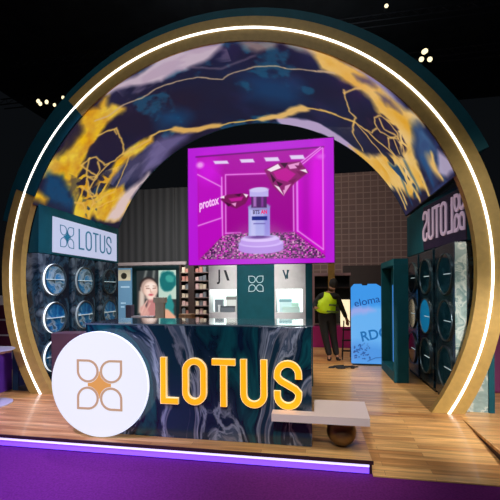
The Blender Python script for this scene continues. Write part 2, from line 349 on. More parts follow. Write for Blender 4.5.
VA = json.loads('''{"yel_left":[[3.02,0.02],[2.85,0.13],[2.64,0.07],[2.37,0.18],[1.93,0.12],[1.61,-0.04],[1.53,-0.02],[1.69,0.23],[1.66,0.44],[1.36,0.76],[1.08,1.01],[1.12,1.32],[1.46,1.37],[1.77,0.89],[1.92,0.58],[2.13,0.51],[2.46,0.48],[2.69,0.42],[2.94,0.42],[3.07,0.45],[2.98,0.25],[2.88,0.24]],"dark_left_in":[[2.46,-0.04],[2.56,0.03],[2.37,0.18],[2.05,0.15],[1.89,0.12],[2.16,0.06]],"cream_left":[[3.03,1.49],[2.53,1.29],[2.21,1.29],[1.91,1.14],[1.65,1.23],[1.3,1.38],[1.18,1.59],[1.32,2.3],[1.74,2.41],[1.97,1.84],[1.8,1.51],[1.71,1.42],[2.05,1.36],[2.48,1.45],[2.95,1.62]],"pink_left":[[2.5,2.29],[2.17,2.23],[1.82,1.99],[1.42,1.91],[1.23,1.84],[1.33,2.35],[1.79,2.36],[2.43,2.39]],"teal_left":[[1.6,0.05],[1.65,0.34],[1.47,0.62],[1.18,0.86],[1.17,0.52],[1.3,0.21]],"yel_corner":[[1.26,-0.04],[1.31,0.06],[1.24,0.33],[1.14,0.28],[1.14,0.01]],"lav_left":[[2.44,1.36],[2.7,1.46],[2.91,1.68],[2.56,2.24],[2.24,2.21],[2.07,1.95],[2.13,1.57]],"cells_left":[[[2.46,0.48],[2.62,0.56],[2.74,0.65],[2.79,0.67],[2.74,0.86],[2.65,1.11],[2.5,1.22],[2.3,1.19],[2.17,1.06],[2.2,0.78],[2.14,0.65],[1.98,0.6]],[[1.98,0.6],[1.93,0.88],[1.91,1.06],[2.13,1.1],[2.2,1.12]],[[2.14,0.65],[1.84,0.8],[1.82,1.05],[2.04,1.02],[2.15,0.87]],[[1.8,0.83],[1.66,1.06],[1.89,1.08],[1.85,0.9]],[[1.66,1.06],[1.55,1.26],[1.82,1.22]],[[1.64,0.84],[1.61,1.09],[1.44,1.29],[1.18,1.33]],[[2.54,1.42],[2.32,1.55],[1.98,1.68],[1.8,1.7],[1.61,1.48],[1.39,1.29]],[[2.75,0.67],[2.72,0.78]],[[1.33,0.85],[1.38,1.05],[1.26,1.2]],[[1.9,2.02],[1.65,1.83],[1.36,1.39]]],"white_top":[[3.07,-0.02],[3.37,-0.02],[3.7,-0.02],[4.13,-0.02],[4.54,-0.01],[4.92,0.01],[4.81,0.15],[4.57,0.27],[4.18,0.39],[3.78,0.38],[3.61,0.24],[3.42,0.14],[3.11,0.07]],"vein1":[[2.65,0.23],[2.81,0.33],[3.06,0.37],[3.41,0.51],[3.76,0.51],[4.12,0.55],[4.33,0.6],[4.57,0.73],[4.66,0.8],[4.79,0.71],[4.94,0.65],[5.2,0.57],[5.66,0.53],[6.12,0.45],[6.43,0.32],[6.16,0.42],[6.42,0.35]],"veinf":[[4.33,0.34],[4.54,0.49],[4.69,0.55],[4.92,0.44],[5.24,0.31]],"tan_top":[[5.13,0.04],[5.34,0.01],[5.62,-0.0],[5.51,0.15],[5.32,0.27],[5.17,0.2]],"tan_topr":[[5.62,-0.0],[6.03,-0.1],[6.4,-0.06],[6.42,0.24],[6.27,0.18],[6.12,0.11],[5.84,0.08]],"vein3":[[2.5,1.23],[2.74,1.4],[3.02,1.5],[3.08,1.44],[3.32,1.56],[3.5,1.67],[3.8,2.01],[4.25,2.19],[4.72,2.26],[5.06,2.2],[5.41,2.04],[5.75,1.75],[5.94,1.57],[6.19,1.52],[6.5,1.4],[6.24,1.47],[6.55,1.4],[6.86,1.31],[7.13,1.33],[7.36,1.38],[7.65,1.29],[7.91,1.31],[8.22,1.55]],"vein3_fat":[[3.47,1.66],[3.62,1.9],[3.85,2.09],[4.22,2.17]],"vein3_fat2":[[5.1,2.2],[5.44,2.06],[5.78,1.74],[5.94,1.6]],"lav_backr":[[5.39,2.1],[5.85,2.04],[6.25,1.97],[6.6,2.13],[6.91,2.22],[7.29,2.32],[7.02,2.47],[6.63,2.49],[6.26,2.39],[5.84,2.42],[5.5,2.4]],"lav_backl":[[2.98,1.6],[3.27,1.68],[3.71,2.07],[3.51,2.18],[3.17,2.22],[2.81,2.38],[2.48,2.11]],"blue1":[[5.04,0.89],[5.39,0.71],[5.8,0.84],[5.95,1.27],[5.76,1.57],[5.28,1.56],[5.0,1.44]],"blue2":[[3.41,0.95],[3.72,1.15],[3.85,1.5],[3.63,1.7],[3.25,1.4]],"yel_right":[[6.11,0.01],[6.4,0.03],[6.66,0.03],[6.9,0.09],[7.18,0.12],[7.47,0.13],[7.79,-0.0],[7.66,0.31],[7.89,0.67],[8.14,0.92],[8.45,1.01],[8.24,1.69],[7.97,1.34],[7.74,0.97],[7.49,0.68],[7.33,0.6],[7.19,0.6],[7.03,0.49],[6.82,0.4],[6.52,0.36],[6.26,0.33]],"lav_right":[[6.54,0.01],[6.77,-0.05],[7.1,0.01],[7.45,0.07],[7.25,0.2],[6.98,0.25],[6.75,0.14]],"dark_right_spots":[[[6.7,0.15],[6.9,0.09],[7.02,0.17],[6.85,0.25]],[[7.07,0.24],[7.31,0.18],[7.44,0.22],[7.23,0.32]],[[7.24,-0.06],[7.4,-0.07],[7.53,-0.03],[7.39,0.07]]],"veinv":[[[6.6,0.6],[6.65,0.88],[6.74,1.1],[6.87,1.18],[6.87,1.42]],[[6.86,1.31],[6.87,1.68],[7.02,1.91],[7.16,2.08]],[[6.6,0.68],[6.7,0.55],[6.84,0.38]],[[7.13,0.82],[7.22,0.65],[7.38,0.64],[7.56,0.68],[7.63,0.79],[7.47,0.95],[7.32,1.06],[7.19,0.96],[7.13,0.82]],[[7.22,0.75],[7.35,0.9],[7.55,0.76]],[[7.45,1.03],[7.55,1.25],[7.72,1.27],[7.9,1.18]],[[7.45,1.03],[7.58,0.76],[7.73,0.85],[7.84,1.03]],[[7.53,0.91],[7.74,1.1]],[[7.25,1.05],[7.19,1.26],[7.09,1.29]],[[6.93,1.35],[7.25,1.56],[7.68,1.66],[7.99,2.0]]],"yel_low":[[6.92,2.29],[7.29,2.11],[7.52,1.68],[7.85,1.62],[8.24,1.69],[7.97,2.51],[7.55,2.5],[7.19,2.46]],"blue_right":[[7.67,0.25],[7.8,0.08],[8.0,0.11],[8.3,0.36],[8.38,0.72],[8.14,0.76],[7.88,0.57]],"w_yel":[[7.41,2.35],[7.64,1.87],[8.04,1.8],[8.3,1.86],[8.49,1.41],[8.24,1.43],[8.0,1.46],[8.3,1.24],[8.41,1.07],[8.21,0.99],[8.0,0.77],[7.5,1.67]],"w_streaks":[[[7.47,1.88],[7.88,2.04],[8.27,2.17],[8.47,2.23]],[[7.94,0.91],[8.18,0.91],[8.39,0.96],[8.52,0.98]],[[7.73,1.35],[7.98,1.42],[8.24,1.43],[8.49,1.41]],[[7.64,1.87],[8.06,1.96],[8.41,2.06]],[[8.15,0.29],[8.32,0.41],[8.48,0.37]]],"w_blue":[[[7.74,1.64],[7.97,1.62],[8.25,1.78],[8.45,1.79]],[[7.9,1.13],[8.12,1.21],[8.42,1.25]],[[8.08,0.6],[8.32,0.69],[8.48,0.7]]],"w_lav":[[8.19,0.1],[8.33,-0.0],[8.5,-0.08],[8.49,0.2],[8.38,0.38]]}''')
Rv = RI - .01
s0, s1 = 1.10, 8.56
nu, nv = 620, 200
U, V = np.meshgrid(np.linspace(s0, s1, nu), np.linspace(.012, DEPTH, nv), indexing='ij')
cv = Canvas(U, V, (26, 24, 50))
n1 = fbm(U * .9, V * .9, 3); n2 = fbm(U * 2.2 + n1 * 2, V * 2.2, 9, 5)
cv.mix((n2 - .45) * 1.6, (48, 40, 84)); cv.mix((n1 - .5) * 2.2, (12, 34, 70))
cv.warp(.10, 2.2, 5)
n3 = fbm(U * 3 + 7, V * 3, 21, 5)
cv.poly(VA['blue1'], (16, 66, 112), .5, .75); cv.poly(VA['blue2'], (14, 74, 120), .4, .8)
cv.mix(np.clip((n3 - .62) * 6, 0, .6) * ((U > 3.2) & (U < 6.2)), (22, 96, 130))
lav = (206, 186, 214)
cv.poly(VA['lav_left'], (84, 76, 112), .3, .7); cv.mix(np.clip((fbm(U * 1.5, V * 4, 83) - .5) * 5, 0, .5) * (U > 1.9) * (U < 3.1) * (V > 1.4), (130, 120, 156))
cv.poly(VA['white_top'], (212, 190, 206), .10, .95); cv.mix(np.clip((fbm(U * 2, V * 5, 31) - .5) * 3, 0, .35) * ((U > 3.2) & (U < 4.9) & (V < .4)), (170, 140, 170))
cv.poly(VA['tan_top'], (176, 148, 140), .12, .7); cv.poly(VA['tan_topr'], (214, 178, 158), .14, .75)
cv.poly(VA['lav_backr'], (196, 172, 212), .08, .95); cv.poly(VA['lav_backl'], (120, 108, 160), .25, .8)
cv.poly(VA['lav_right'], (168, 156, 196), .12, .85)
nf = fbm(U * 9, V * 9, 91, 4)
gold = np.stack([228 + 50 * (nf - .5), 174 + 80 * (nf - .5) + 50 * (n3 - .5), 44 + 110 * (n3 - .5)], -1)
goldp = np.stack([238 + 20 * (n3 - .5), 188 + 60 * (n3 - .5), 96 + 150 * (n3 - .5)], -1)
cv.warp(.10, 3.0, 11)
cv.poly(VA['yel_left'], gold, .10, 1, .04); cv.poly(VA['dark_left_in'], (36, 32, 52), .1, .9)
cv.poly(VA['teal_left'], (12, 70, 112), .16, .95); cv.mix(np.clip((n3 - .5) * 5, 0, .6) * (U < 1.75) * (V > .3) * (V < .9), (30, 34, 60))
cv.poly(VA['yel_corner'], gold, .12, 1)
cv.poly(VA['cream_left'], gold, .10, 1, .03); cv.poly(VA['pink_left'], (232, 206, 206), .16, .95)
cv.poly(VA['yel_right'], goldp, .12, 1, .03)
cv.poly(VA['yel_low'], goldp, .14, 1, .02); cv.poly(VA['w_yel'], goldp, .12, 1, .0)
cv.poly(VA['blue_right'], (54, 88, 132), .2, .95)
cv.mix(np.clip((fbm(U * 6, V * 1.5, 44) - .48) * 4, 0, .8) * np.clip((U - 7.75) * 3, 0, 1) * (V < 1.0), (44, 62, 110))
cv.warp(.08, 4, 13)
for a in VA['dark_right_spots']: cv.poly(a, (70, 62, 100), .1, .8)
# dark marbled islands inside the golden areas, ringed by thin veins
cell = fbm(U * 2.6 + n2, V * 2.6, 61, 3)
zone = (((U > 1.55) & (U < 2.6)) * ((V > .7) & (V < 1.75)) + ((U > 7.1) & (U < 8.5)) * ((V > .55) & (V < 2.3))) > 0
for c in VA['cells_left'][:5]: cv.poly(c, (30, 26, 54), .05, .92, -.02)
for c in (VA['veinv'][3],): cv.poly(c, (34, 28, 58), .05, .95)
def cells(cx, cy, rx, ry, n, seed, thr, col, sx=1.0, sy=1.0):
    rs = np.random.RandomState(seed); a = rs.rand(n) * 6.283; q = np.sqrt(rs.rand(n)) * 1.15
    px, py = cx + rx * q * np.cos(a), cy + ry * q * np.sin(a); f1 = np.full(U.shape, 9.0); f2 = f1.copy()
    wx = U + (fbm(U * 5, V * 5, seed) - .5) * .14; wy = V + (fbm(U * 5, V * 5, seed + 9) - .5) * .14
    for k in range(n):
        d = np.hypot((wx - px[k]) * sx, (wy - py[k]) * sy); f2 = np.minimum(f2, np.maximum(f1, d)); f1 = np.minimum(f1, d)
    m_ = np.clip((1 - np.hypot((wx - cx) / rx, (wy - cy) / ry)) * 7, 0, 1)
    cv.mix(np.clip((f2 - f1 - thr) / .02, 0, 1) * m_ * .95, col)
cells(1.86, 1.02, .40, .42, 16, 3, .035, (30, 27, 54)); cells(1.45, 1.25, .30, .25, 9, 5, .06, (30, 60, 84), 1, .6)
cells(7.42, .92, .42, .36, 14, 8, .035, (40, 30, 58)); cells(7.75, 1.35, .40, .30, 12, 12, .05, (24, 34, 62), .6, 1)
cells(8.12, 1.75, .42, .55, 14, 21, .07, (18, 60, 96), .45, 1.2)
cv.warp(.05, 4, 17)
vein = (232, 184, 96)
cv.stroke(VA['vein1'][:13] , .022, (214, 180, 140), .03); cv.stroke(VA['vein1'][13:], .025, (214, 180, 140), .03)
cv.stroke(VA['vein1'][12:14], .022, (214, 180, 140), .03)
cv.stroke(VA['veinf'], .03, (120, 100, 120), .06, .8)
cv.stroke(VA['vein3'], .045, vein, .04)
cv.stroke(VA['vein3_fat'], .16, (226, 176, 96), .08); cv.stroke(VA['vein3_fat2'], .18, (232, 186, 110), .08)
for k, a in enumerate(VA['cells_left']): cv.stroke(a, .03 if k < 6 else .025, (236, 188, 92), .03)
for a in VA['veinv']: cv.stroke(a, .028, (238, 190, 104), .03)
for a in VA['w_streaks']: cv.stroke(a, .07, (240, 196, 110), .06)
for a in VA['w_blue']: cv.stroke(a, .06, (18, 78, 128), .08, .8)
cv.ell(8.28, .42, .16, .09, (240, 190, 110), .12, .95)
cv.stroke([(7.9, .2), (8.2, .15), (8.5, .3)], .05, (70, 110, 150), .1, .6)
cv.poly(VA['w_lav'], (190, 176, 206), .08, .9)
th = PI - U / Rv
pos = np.stack([Rv * np.cos(th), V, ZC + Rv * np.sin(th)], -1)
o = painted('arch_screen', cv, pos, M['vault'], arch); o['label'] = 'curved screen lining the arch, navy and gold marble picture'

# ------------------------------------------------------------------ lettering and emblem helpers
def arc(cx, cy, rx, ry, a0, a1, n=10): return [(cx + rx * math.cos(math.radians(a0 + (a1 - a0) * i / n)), cy + ry * math.sin(math.radians(a0 + (a1 - a0) * i / n))) for i in range(n + 1)]
def letter(ch, w, h, t):
    x0, x1, y0, y1 = t / 2, w - t / 2, t / 2, h - t / 2; r = (x1 - x0) / 2; cx = w / 2
    if ch == 'L': return [([(x0, h), (x0, y0), (w, y0)], False)]
    if ch == 'O': return [(arc(cx, y1 - r, r, r, 0, 180, 12) + arc(cx, y0 + r, r, r, 180, 360, 12), True)]
    if ch == 'T': return [([(0, y1), (w, y1)], False), ([(cx, h - t), (cx, 0)], False)]
    if ch == 'U': return [([(x0, h)] + arc(cx, y0 + r, r, r, 180, 360, 14) + [(x1, h)], False)]
    if ch == 'S': return [([(x1, y1 - r - .12 * h + .03 * h)] + arc(cx, y1 - r, r, r, 0, 180, 12) + [(x0, h * .66), (x0 + .12 * w, h * .58), (x1 - .12 * w, h * .42), (x1, h * .34)] + arc(cx, y0 + r, r, r, 0, -180, 12) + [(x0, y0 + r + .09 * h)], False)]
def put_letter(ch, w, h, t, fr, d0, d1, m, parent, mirror=False):
    mb = MB()
    for pts, closed in letter(ch, w, h, t): mb.ribbon(pts, t, closed, fr, d0, d1)
    return mb.build('letter', m, parent)
def petals(s, t, fr, d0, d1, m, parent, r=.46):
    """four leaf outlines with one sharp outer corner each"""
    out = []
    for sx in (-1, 1):
        for sy in (1, -1):
            p = [(1.0, 1.06), (.54, 1.06)] + arc(.54, .6, r, r, 90, 360, 26)[1:]
            pts = [(sx * x * s, sy * y * s) for x, y in p]
            out.append(MB().ribbon(pts, t, True, fr, d0, d1).build('petal', m, parent))
    return out
def star(s, fr, d0, d1, m, parent):
    o_, e1, e2, n = [Vector(k) for k in fr]; pts = []
    for cx, cy, a0, a1 in ((.54, .6, 190, 258), (.54, -.6, 102, 170), (-.54, -.6, 10, 78), (-.54, .6, 282, 350)):
        if (cx, cy) == (.54, .6): q = arc(cx, cy, .53, .53, 181, 269, 10)
        elif (cx, cy) == (.54, -.6): q = arc(cx, cy, .53, .53, 91, 179, 10)
        elif (cx, cy) == (-.54, -.6): q = arc(cx, cy, .53, .53, 1, 89, 10)
        else: q = arc(cx, cy, .53, .53, 271, 359, 10)
        pts += q
    return MB().prism([o_ + e1 * x * s + e2 * y * s + n * d0 for x, y in pts], n * (d1 - d0)).build('star', m, parent)

# ------------------------------------------------------------------ side walls of towers
def porthole(parent, X, sgn, y, z, disc, lit, R_, pr):
    ax = (sgn, 0, 0)                       # points into the booth
    p = MB().lathe([(R_, 0), (R_, pr)], (X, y, z), ax, 48).build('porthole', lit, parent, smooth=True)
    MB().lathe([(R_ - .001, pr - .004), (R_ - .002, pr + .006), (R_ - .016, pr + .006), (R_ - .02, .012), (R_ - .02, 0)], (X, y, z), ax, 48).build('rim', M['rim_dim'], p, smooth=True)
    MB().lathe([(0, .012), (R_ - .019, .012)], (X, y, z), ax, 48).build('disc', disc, p, smooth=True)
    a, b_ = sorted((X + sgn * .014, X + sgn * (pr + .004)))
    MB().box(a, b_, y - R_ * .8, y + R_ * (.8 if sgn > 0 else .05), z - .006, z + .004).build('glass_shelf', M['shelf'], p)
    return p
M['shelf'] = mat('lit glass shelf edge', rgb(190, 210, 215), .2, emit=rgb(200, 225, 230), es=.35)
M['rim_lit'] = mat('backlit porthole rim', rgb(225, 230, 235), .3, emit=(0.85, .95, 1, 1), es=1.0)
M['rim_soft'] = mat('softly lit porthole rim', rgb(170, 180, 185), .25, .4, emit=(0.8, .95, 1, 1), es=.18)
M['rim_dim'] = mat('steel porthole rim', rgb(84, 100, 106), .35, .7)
def tower(side, y0, y1, yc, label, group, rims, discs):
    X = 2.9 * side; sgn = -side
    tw = thing('display_tower', label, 'display tower', (X + side * .2, (y0 + y1) / 2, 0), group)
    a, b_ = sorted((X, X + side * .36))
    MB().box(a, b_, y0, y1, .06, 2.09, .006).build('body', M['tower_marble' if side < 0 else 'tower_dark'], tw)
    a, b_ = sorted((X + side * .03, X + side * .36))
    MB().box(a, b_, y0, y1, 0, .06).build('plinth', M['dark'], tw)
    for k, z in enumerate((1.70, 1.09, .48)): porthole(tw, X, sgn, yc, z, discs[k], rims, .25 if side < 0 else .275, .032 if side < 0 else .016)
    return tw
dm, dd = M['disc_marble'], M['disc_dark']
G1, G2 = 'marble display towers along the left wall', 'marble display towers along the right wall'
tower(-1, .11, .80, .445, 'marble tower with lit round portholes, left wall, nearest the arch ring', G1, M['rim_lit'], (dm, dm, dm))
tower(-1, .88, 1.54, 1.21, 'middle one of three porthole towers under the left white brand sign', G1, M['rim_soft'], (dm, dm, dm))
tower(-1, 1.66, 2.37, 2.01, 'rear porthole tower on the left wall, closest to the woman poster', G1, M['rim_dim'], (dd, dm, dm))
tw = tower(1, .12, .84, .43, 'dark porthole tower with pale marble end panel, right wall, beside the ring', G2, M['rim_dim'], (dd, dd, dd))
MB().box(2.902, 3.03, .104, .119, .06, 2.07).build('end_panel', M['pale_marble'], tw)['label'] = 'pale marble end panel'
tower(1, .94, 1.60, 1.28, 'middle dark tower on the right wall with one bright blue porthole', G2, M['rim_dim'], (dd, mat('bright blue mirror', rgb(20, 110, 150), .15, emit=rgb(16, 110, 160), es=.5), dd))
tower(1, 1.70, 2.37, 2.04, 'rear tower on the right wall, partly behind the teal cabinet', G2, M['rim_dim'], (dd, dd, dd))
# solid wall boxes carrying them
for side, nm in ((-1, 'wall_left'), (1, 'wall_right')):
    a, b_ = sorted((3.262 * side, 3.30 * side))
    o = MB().box(a, b_, .105, DEPTH, 0, 2.08).build(nm, M['dark']); tag(o, kind='structure')
a = MB().box(-3.36, -3.262, .104, .14, 0, .9).build('trim_2', speckle(mat('teal blue end board', rgb(16, 44, 62), .4), .2, 3)); tag(a, kind='structure')
o = MB().box(3.0, 3.262, .102, .118, 0, .62).build('trim_3', M['pale_marble']); tag(o, kind='structure')
o = MB().box(3.264, 3.33, .09, .15, 0, .9).build('trim_4', M['teal']); tag(o, kind='structure')

# sign headers above the towers (wedge section that follows the arch)
def header(side, label):
    t = thing('sign_header', label, 'sign', (2.95 * side, 1.2, 2.1))
    zt = 2.835; zb = 2.1; pts = [(2.9, zb)]
    for i in range(9):
        z = zb + (zt - zb) * i / 8; pts.append((math.sqrt((RI - .015) ** 2 - (z - ZC) ** 2), z))
    pts = [p for p in pts] + ([(2.9, zt)] if pts[-1][0] > 2.902 else [])
    MB().prism([(x * side, .11, z) for x, z in pts], (0, DEPTH - .11, 0)).build('box', M['teal'], t)
    return t
hl = header(-1, 'teal header with backlit white brand sign above the left towers')
fr = ((-2.9, .40, 2.135), (0, 1, 0), (0, 0, 1), (1, 0, 0))
m_face = mat('backlit white panel', rgb(90, 90, 100), .5, emit=rgb(196, 204, 236), es=.82)
sp = MB().box(-2.9, -2.88, .40, 2.28, 2.135, 2.705).build('sign_panel', m_face, hl); sp['label'] = 'backlit white sign panel'
m_txt = mat('teal sign lettering', rgb(30, 110, 140), .4, emit=rgb(40, 110, 150), es=.25)
x = .63; Hh = .36
for ch, w in (('L', .15), ('O', .18), ('T', .17), ('U', .18), ('S', .18)):
    put_letter(ch, w, Hh, .028, ((-2.9, .40 + x, 2.25), (0, 1, 0), (0, 0, 1), (1, 0, 0)), .021, .028, m_txt, sp); x += w + .045
fl = ((-2.9, .40 + .33, 2.42), (0, 1, 0), (0, 0, 1), (1, 0, 0))
petals(.165, .012, fl, .021, .027, m_txt, sp); star(.165, fl, .021, .027, m_txt, sp)

hr = thing('sign_header', 'dark teal header with reflected left lettering modelled in mauve above the right towers', 'sign', (2.95, 1.2, 2.1))
MB().prism([(3.04, .105, 2.1), (2.90, 1.35, 2.1), (2.90, DEPTH, 2.1), (3.1, DEPTH, 2.1), (3.2, .105, 2.1)], (0, 0, .735)).build('box', M['teal'], hr)
hd = Vector((-.14, 1.245, 0)).normalized(); hn = Vector((-hd.y, hd.x, 0))
def hp(t, z, d=0): return Vector((3.04, .105, z)) + hd * t + hn * d
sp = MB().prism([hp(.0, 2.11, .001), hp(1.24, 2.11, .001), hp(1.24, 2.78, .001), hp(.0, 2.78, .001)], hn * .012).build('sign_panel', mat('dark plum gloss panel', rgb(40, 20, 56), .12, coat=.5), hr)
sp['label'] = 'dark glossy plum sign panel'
m_txt2 = mat('mauve reflected letters', rgb(196, 172, 190), .45, emit=rgb(190, 165, 185), es=.28)
# reversed reflection of the left sign, built as raised letters: emblem nearest the ring, then L O T U S running away from it
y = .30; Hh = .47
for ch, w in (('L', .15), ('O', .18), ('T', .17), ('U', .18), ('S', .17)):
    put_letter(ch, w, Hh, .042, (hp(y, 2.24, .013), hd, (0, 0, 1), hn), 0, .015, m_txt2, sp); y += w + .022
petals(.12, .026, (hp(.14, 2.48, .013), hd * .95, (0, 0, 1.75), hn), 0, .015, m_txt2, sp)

# ------------------------------------------------------------------ reception counter
ct = thing('reception_counter', 'dark blue marble reception counter with golden lettering on its front', 'counter', (0, -.85, 0))
MB().box(-1.22, 1.16, -1.2, -.58, .0, 1.148, .004).build('marble_front', M['marble'], ct)
o = MB().box(-1.24, 1.175, -1.203, -.44, 1.149, 1.163).build('counter_top', mat('glossy grey top', rgb(96, 112, 122), .08, coat=1.0, spec=1.0), ct)
m_gold = mat('glowing gold lettering', rgb(240, 160, 20), .35, emit=rgb(250, 164, 14), es=.85)
m_edge = mat('cream letter edge', rgb(250, 225, 170), .4, emit=rgb(250, 220, 160), es=.6)
x = -.365
for ch, w, gap in (('L', .19, .045), ('O', .257, .053), ('T', .238, .05), ('U', .268, .063), ('S', .272, 0)):
    f = ((x, -1.2, .352), (1, 0, 0), (0, 0, 1), (0, -1, 0))
    l = put_letter(ch, w, .475, .067, f, .0, .03, m_edge, ct)
    mb = MB()
    for pts, closed in letter(ch, w, .475, .067): mb.ribbon(pts, .053, closed, f, .0305, .034)
    mb.build('gold_face', m_gold, l)
    x += w + gap

# round light box sign leaning against the counter
ls = thing('round_light_sign', 'large glowing white disc with a gold four-petal emblem, standing before the counter', 'sign', (-.97, -1.3, 0))
cx, cz, rr = -.988, .553, .54
MB().lathe([(0, 0), (rr, 0), (rr, .03), (0, .03)], (cx, -1.30, cz), (0, -1, 0), 96).build('light_box', mat('light box side', rgb(225, 230, 240), .4, emit=rgb(215, 228, 255), es=1.0), ls, smooth=True)
MB().lathe([(0, .0305), (rr - .004, .0305), (rr - .004, .036), (0, .036)], (cx, -1.30, cz), (0, -1, 0), 96).build('face', mat('glowing white acrylic', rgb(120, 120, 124), .6, emit=rgb(232, 234, 240), es=.93), ls, smooth=True)
for dx in (-.2, .2): MB().tube((cx + dx, -1.298, cz), (cx + dx, -1.203, cz), .02).build('bracket', M['chrome'], ls)
f = ((cx + .012, -1.30, cz - .005), (1.04, 0, 0), (0, 0, 1), (0, -1, 0))
m_e = mat('rose gold emblem', rgb(120, 96, 70), .5, emit=rgb(198, 158, 128), es=.75)
petals(.232, .022, f, .0365, .042, m_e, ls)
star(.232, f, .0365, .042, mat('orange gold star', rgb(130, 90, 40), .5, emit=rgb(224, 158, 84), es=.8), ls)

# bench on a bronze ball
bt = thing('bench', 'low white slab bench resting on a bronze ball at the deck corner', 'bench', (1.2, -1.1, 0))
MB().prism([(.79, -1.365, .285), (1.67, -1.365, .285), (1.69, -.86, .285), (1.182, -.86, .285), (1.182, -1.242, .285), (.79, -1.242, .285)], (0, 0, .07)).build('slab', mat('warm white laminate', rgb(240, 218, 206), .35), bt)
MB().lathe([(0, -.14)] + [(.14 * math.cos(math.radians(a)), .14 * math.sin(math.radians(a))) for a in range(-80, 90, 10)] + [(0, .14)], (1.44, -1.11, .141), (0, 0, 1), 48).build('ball_foot', M['gold_metal'], bt, smooth=True)['label'] = 'bronze ball foot'

# ------------------------------------------------------------------ back block with niches and the big display
bk = thing('niche_wall', 'teal back wall with two lit product niches behind the counter', 'display wall', (.33, 1.2, 0))
Y0, Y1 = 1.0, 1.5
MB().box(-.03, .575, Y0, Y1, 0, 1.915).box(1.065, 1.17, Y0, Y1, 0, 1.915).box(-.5, -.03, Y0 + .42, Y1, 0, 1.915).box(.575, 1.065, Y0 + .42, Y1, 0, 1.915).build('teal_block', M['teal'], bk)
m_g = speckle(mat('grey oak laminate', rgb(214, 212, 212), .5), .06, 12)
m_lit = mat('lit niche back and reflected glow', rgb(240, 245, 245), .5, emit=rgb(222, 246, 240), es=.9)
def niche(x0, x1, o0, o1):
    nb = MB(); nb.box(x0, x1, Y0 - .012, Y0 + .418, 1.52, 1.913).box(x0, x1, Y0 - .012, Y0 + .418, 1.05, 1.15).box(x0, o0, Y0 - .012, Y0 + .418, 1.151, 1.519)
    if x1 - o1 > .005: nb.box(o1, x1, Y0 - .012, Y0 + .418, 1.151, 1.519)
    n = nb.build('niche', m_g, bk)
    MB().box(o0 + .002, o1 - .002, Y0 + .25, Y0 + .26, 1.152, 1.518).build('lit_back', m_lit, n)
    MB().box(o0 + .01, o1 - .01, Y0 + .02, Y0 + .22, 1.51, 1.518).build('niche_lamp', mat('niche lamp', (1, 1, 1, 1), .5, emit=(.9, 1, .97, 1), es=3), n)
    MB().box(x0, x1, Y0 - .005, Y0 + .41, .9, 1.048).build('reflection_glow', m_lit, n)  # glowing band stands in for the white reflection in the counter top
    return n
n1_ = niche(-.5, -.032, -.49, -.04); n2_ = niche(.577, 1.063, .60, 1.02)
frn = ((-.25, Y0 - .012, 1.76), (1, 0, 0), (0, 0, 1), (0, -1, 0))
m_blk = mat('charcoal lettering', rgb(30, 36, 44), .5)
text_mesh('lettering', 'J', .25, ((-.32, Y0 - .012, 1.745), (1, 0, 0), (0, 0, 1), (0, -1, 0)), m_blk, n1_, bold=.004, sx=.8)
MB().prism([(-.245, Y0 - .013, 1.835), (-.205, Y0 - .013, 1.835), (-.15, Y0 - .013, 1.665), (-.19, Y0 - .013, 1.665)], (0, -.006, 0)).build('lettering', m_blk, n1_)
text_mesh('lettering', 'V', .2, ((.76, Y0 - .012, 1.74), (1, 0, 0), (0, 0, 1), (0, -1, 0)), mat('teal charcoal lettering', rgb(24, 66, 84), .5), n2_, bold=.006, sx=.8)
text_mesh('lettering', 'I', .2, ((.785, Y0 - .0125, 1.745), (1, 0, 0), (0, 0, 1), (0, -1, 0)), M['teal'], n2_, bold=.002, sx=.8)
f = ((.28, Y0, 1.61), (1, 0, 0), (0, 0, 1), (0, -1, 0))
m_sil = mat('silver emblem', rgb(170, 196, 198), .3, emit=rgb(150, 180, 185), es=.35)
petals(.115, .011, f, 0, .008, m_sil, bk)
# products in the niches
def prod(name, label, x0, x1, y0, y1, z0, z1, m, cat='box', lid=None, group=None):
    t = thing(name, label, cat, ((x0 + x1) / 2, (y0 + y1) / 2, z0), group)
    zs = z1 - (z1 - z0) * .22
    MB().box(x0, x1, y0, y1, z0, zs - .001, .003).build('carton', m, t)
    MB().box(x0 - .002, x1 + .002, y0 - .002, y1 + .002, zs, z1, .002).build('lid', lid or m, t)
    return t
mk = lambda c, r=.5: mat('carton paper', rgb(*c), r)
prod('product_box', 'tall grey box at the left of the left niche', -.43, -.30, Y0 + .1, Y0 + .2, 1.151, 1.36, mk((120, 128, 134)))
prod('product_box', 'small white box in front in the left niche', -.355, -.325, Y0 + .03, Y0 + .07, 1.151, 1.27, mk((230, 232, 232)))
prod('product_box', 'wide dark grey box lying in the left niche', -.31, -.08, Y0 + .02, Y0 + .09, 1.151, 1.25, mk((104, 112, 118)), lid=mk((60, 66, 72)))
prod('product_box', 'white box with a dark lid line at the back of the left niche', -.24, -.07, Y0 + .11, Y0 + .2, 1.151, 1.41, mk((214, 216, 210)), lid=mk((120, 120, 116)))
prod('product_box', 'pale blue wide box at the left of the right niche', .64, .84, Y0 + .1, Y0 + .2, 1.151, 1.36, mk((196, 222, 224)), lid=mk((120, 160, 168)))
prod('product_box', 'low mint box in front in the right niche', .70, .97, Y0 + .02, Y0 + .08, 1.151, 1.24, mk((200, 232, 224)))
prod('product_box', 'small green tinted box standing right in the right niche', .84, .95, Y0 + .1, Y0 + .18, 1.151, 1.30, mk((176, 210, 196)))

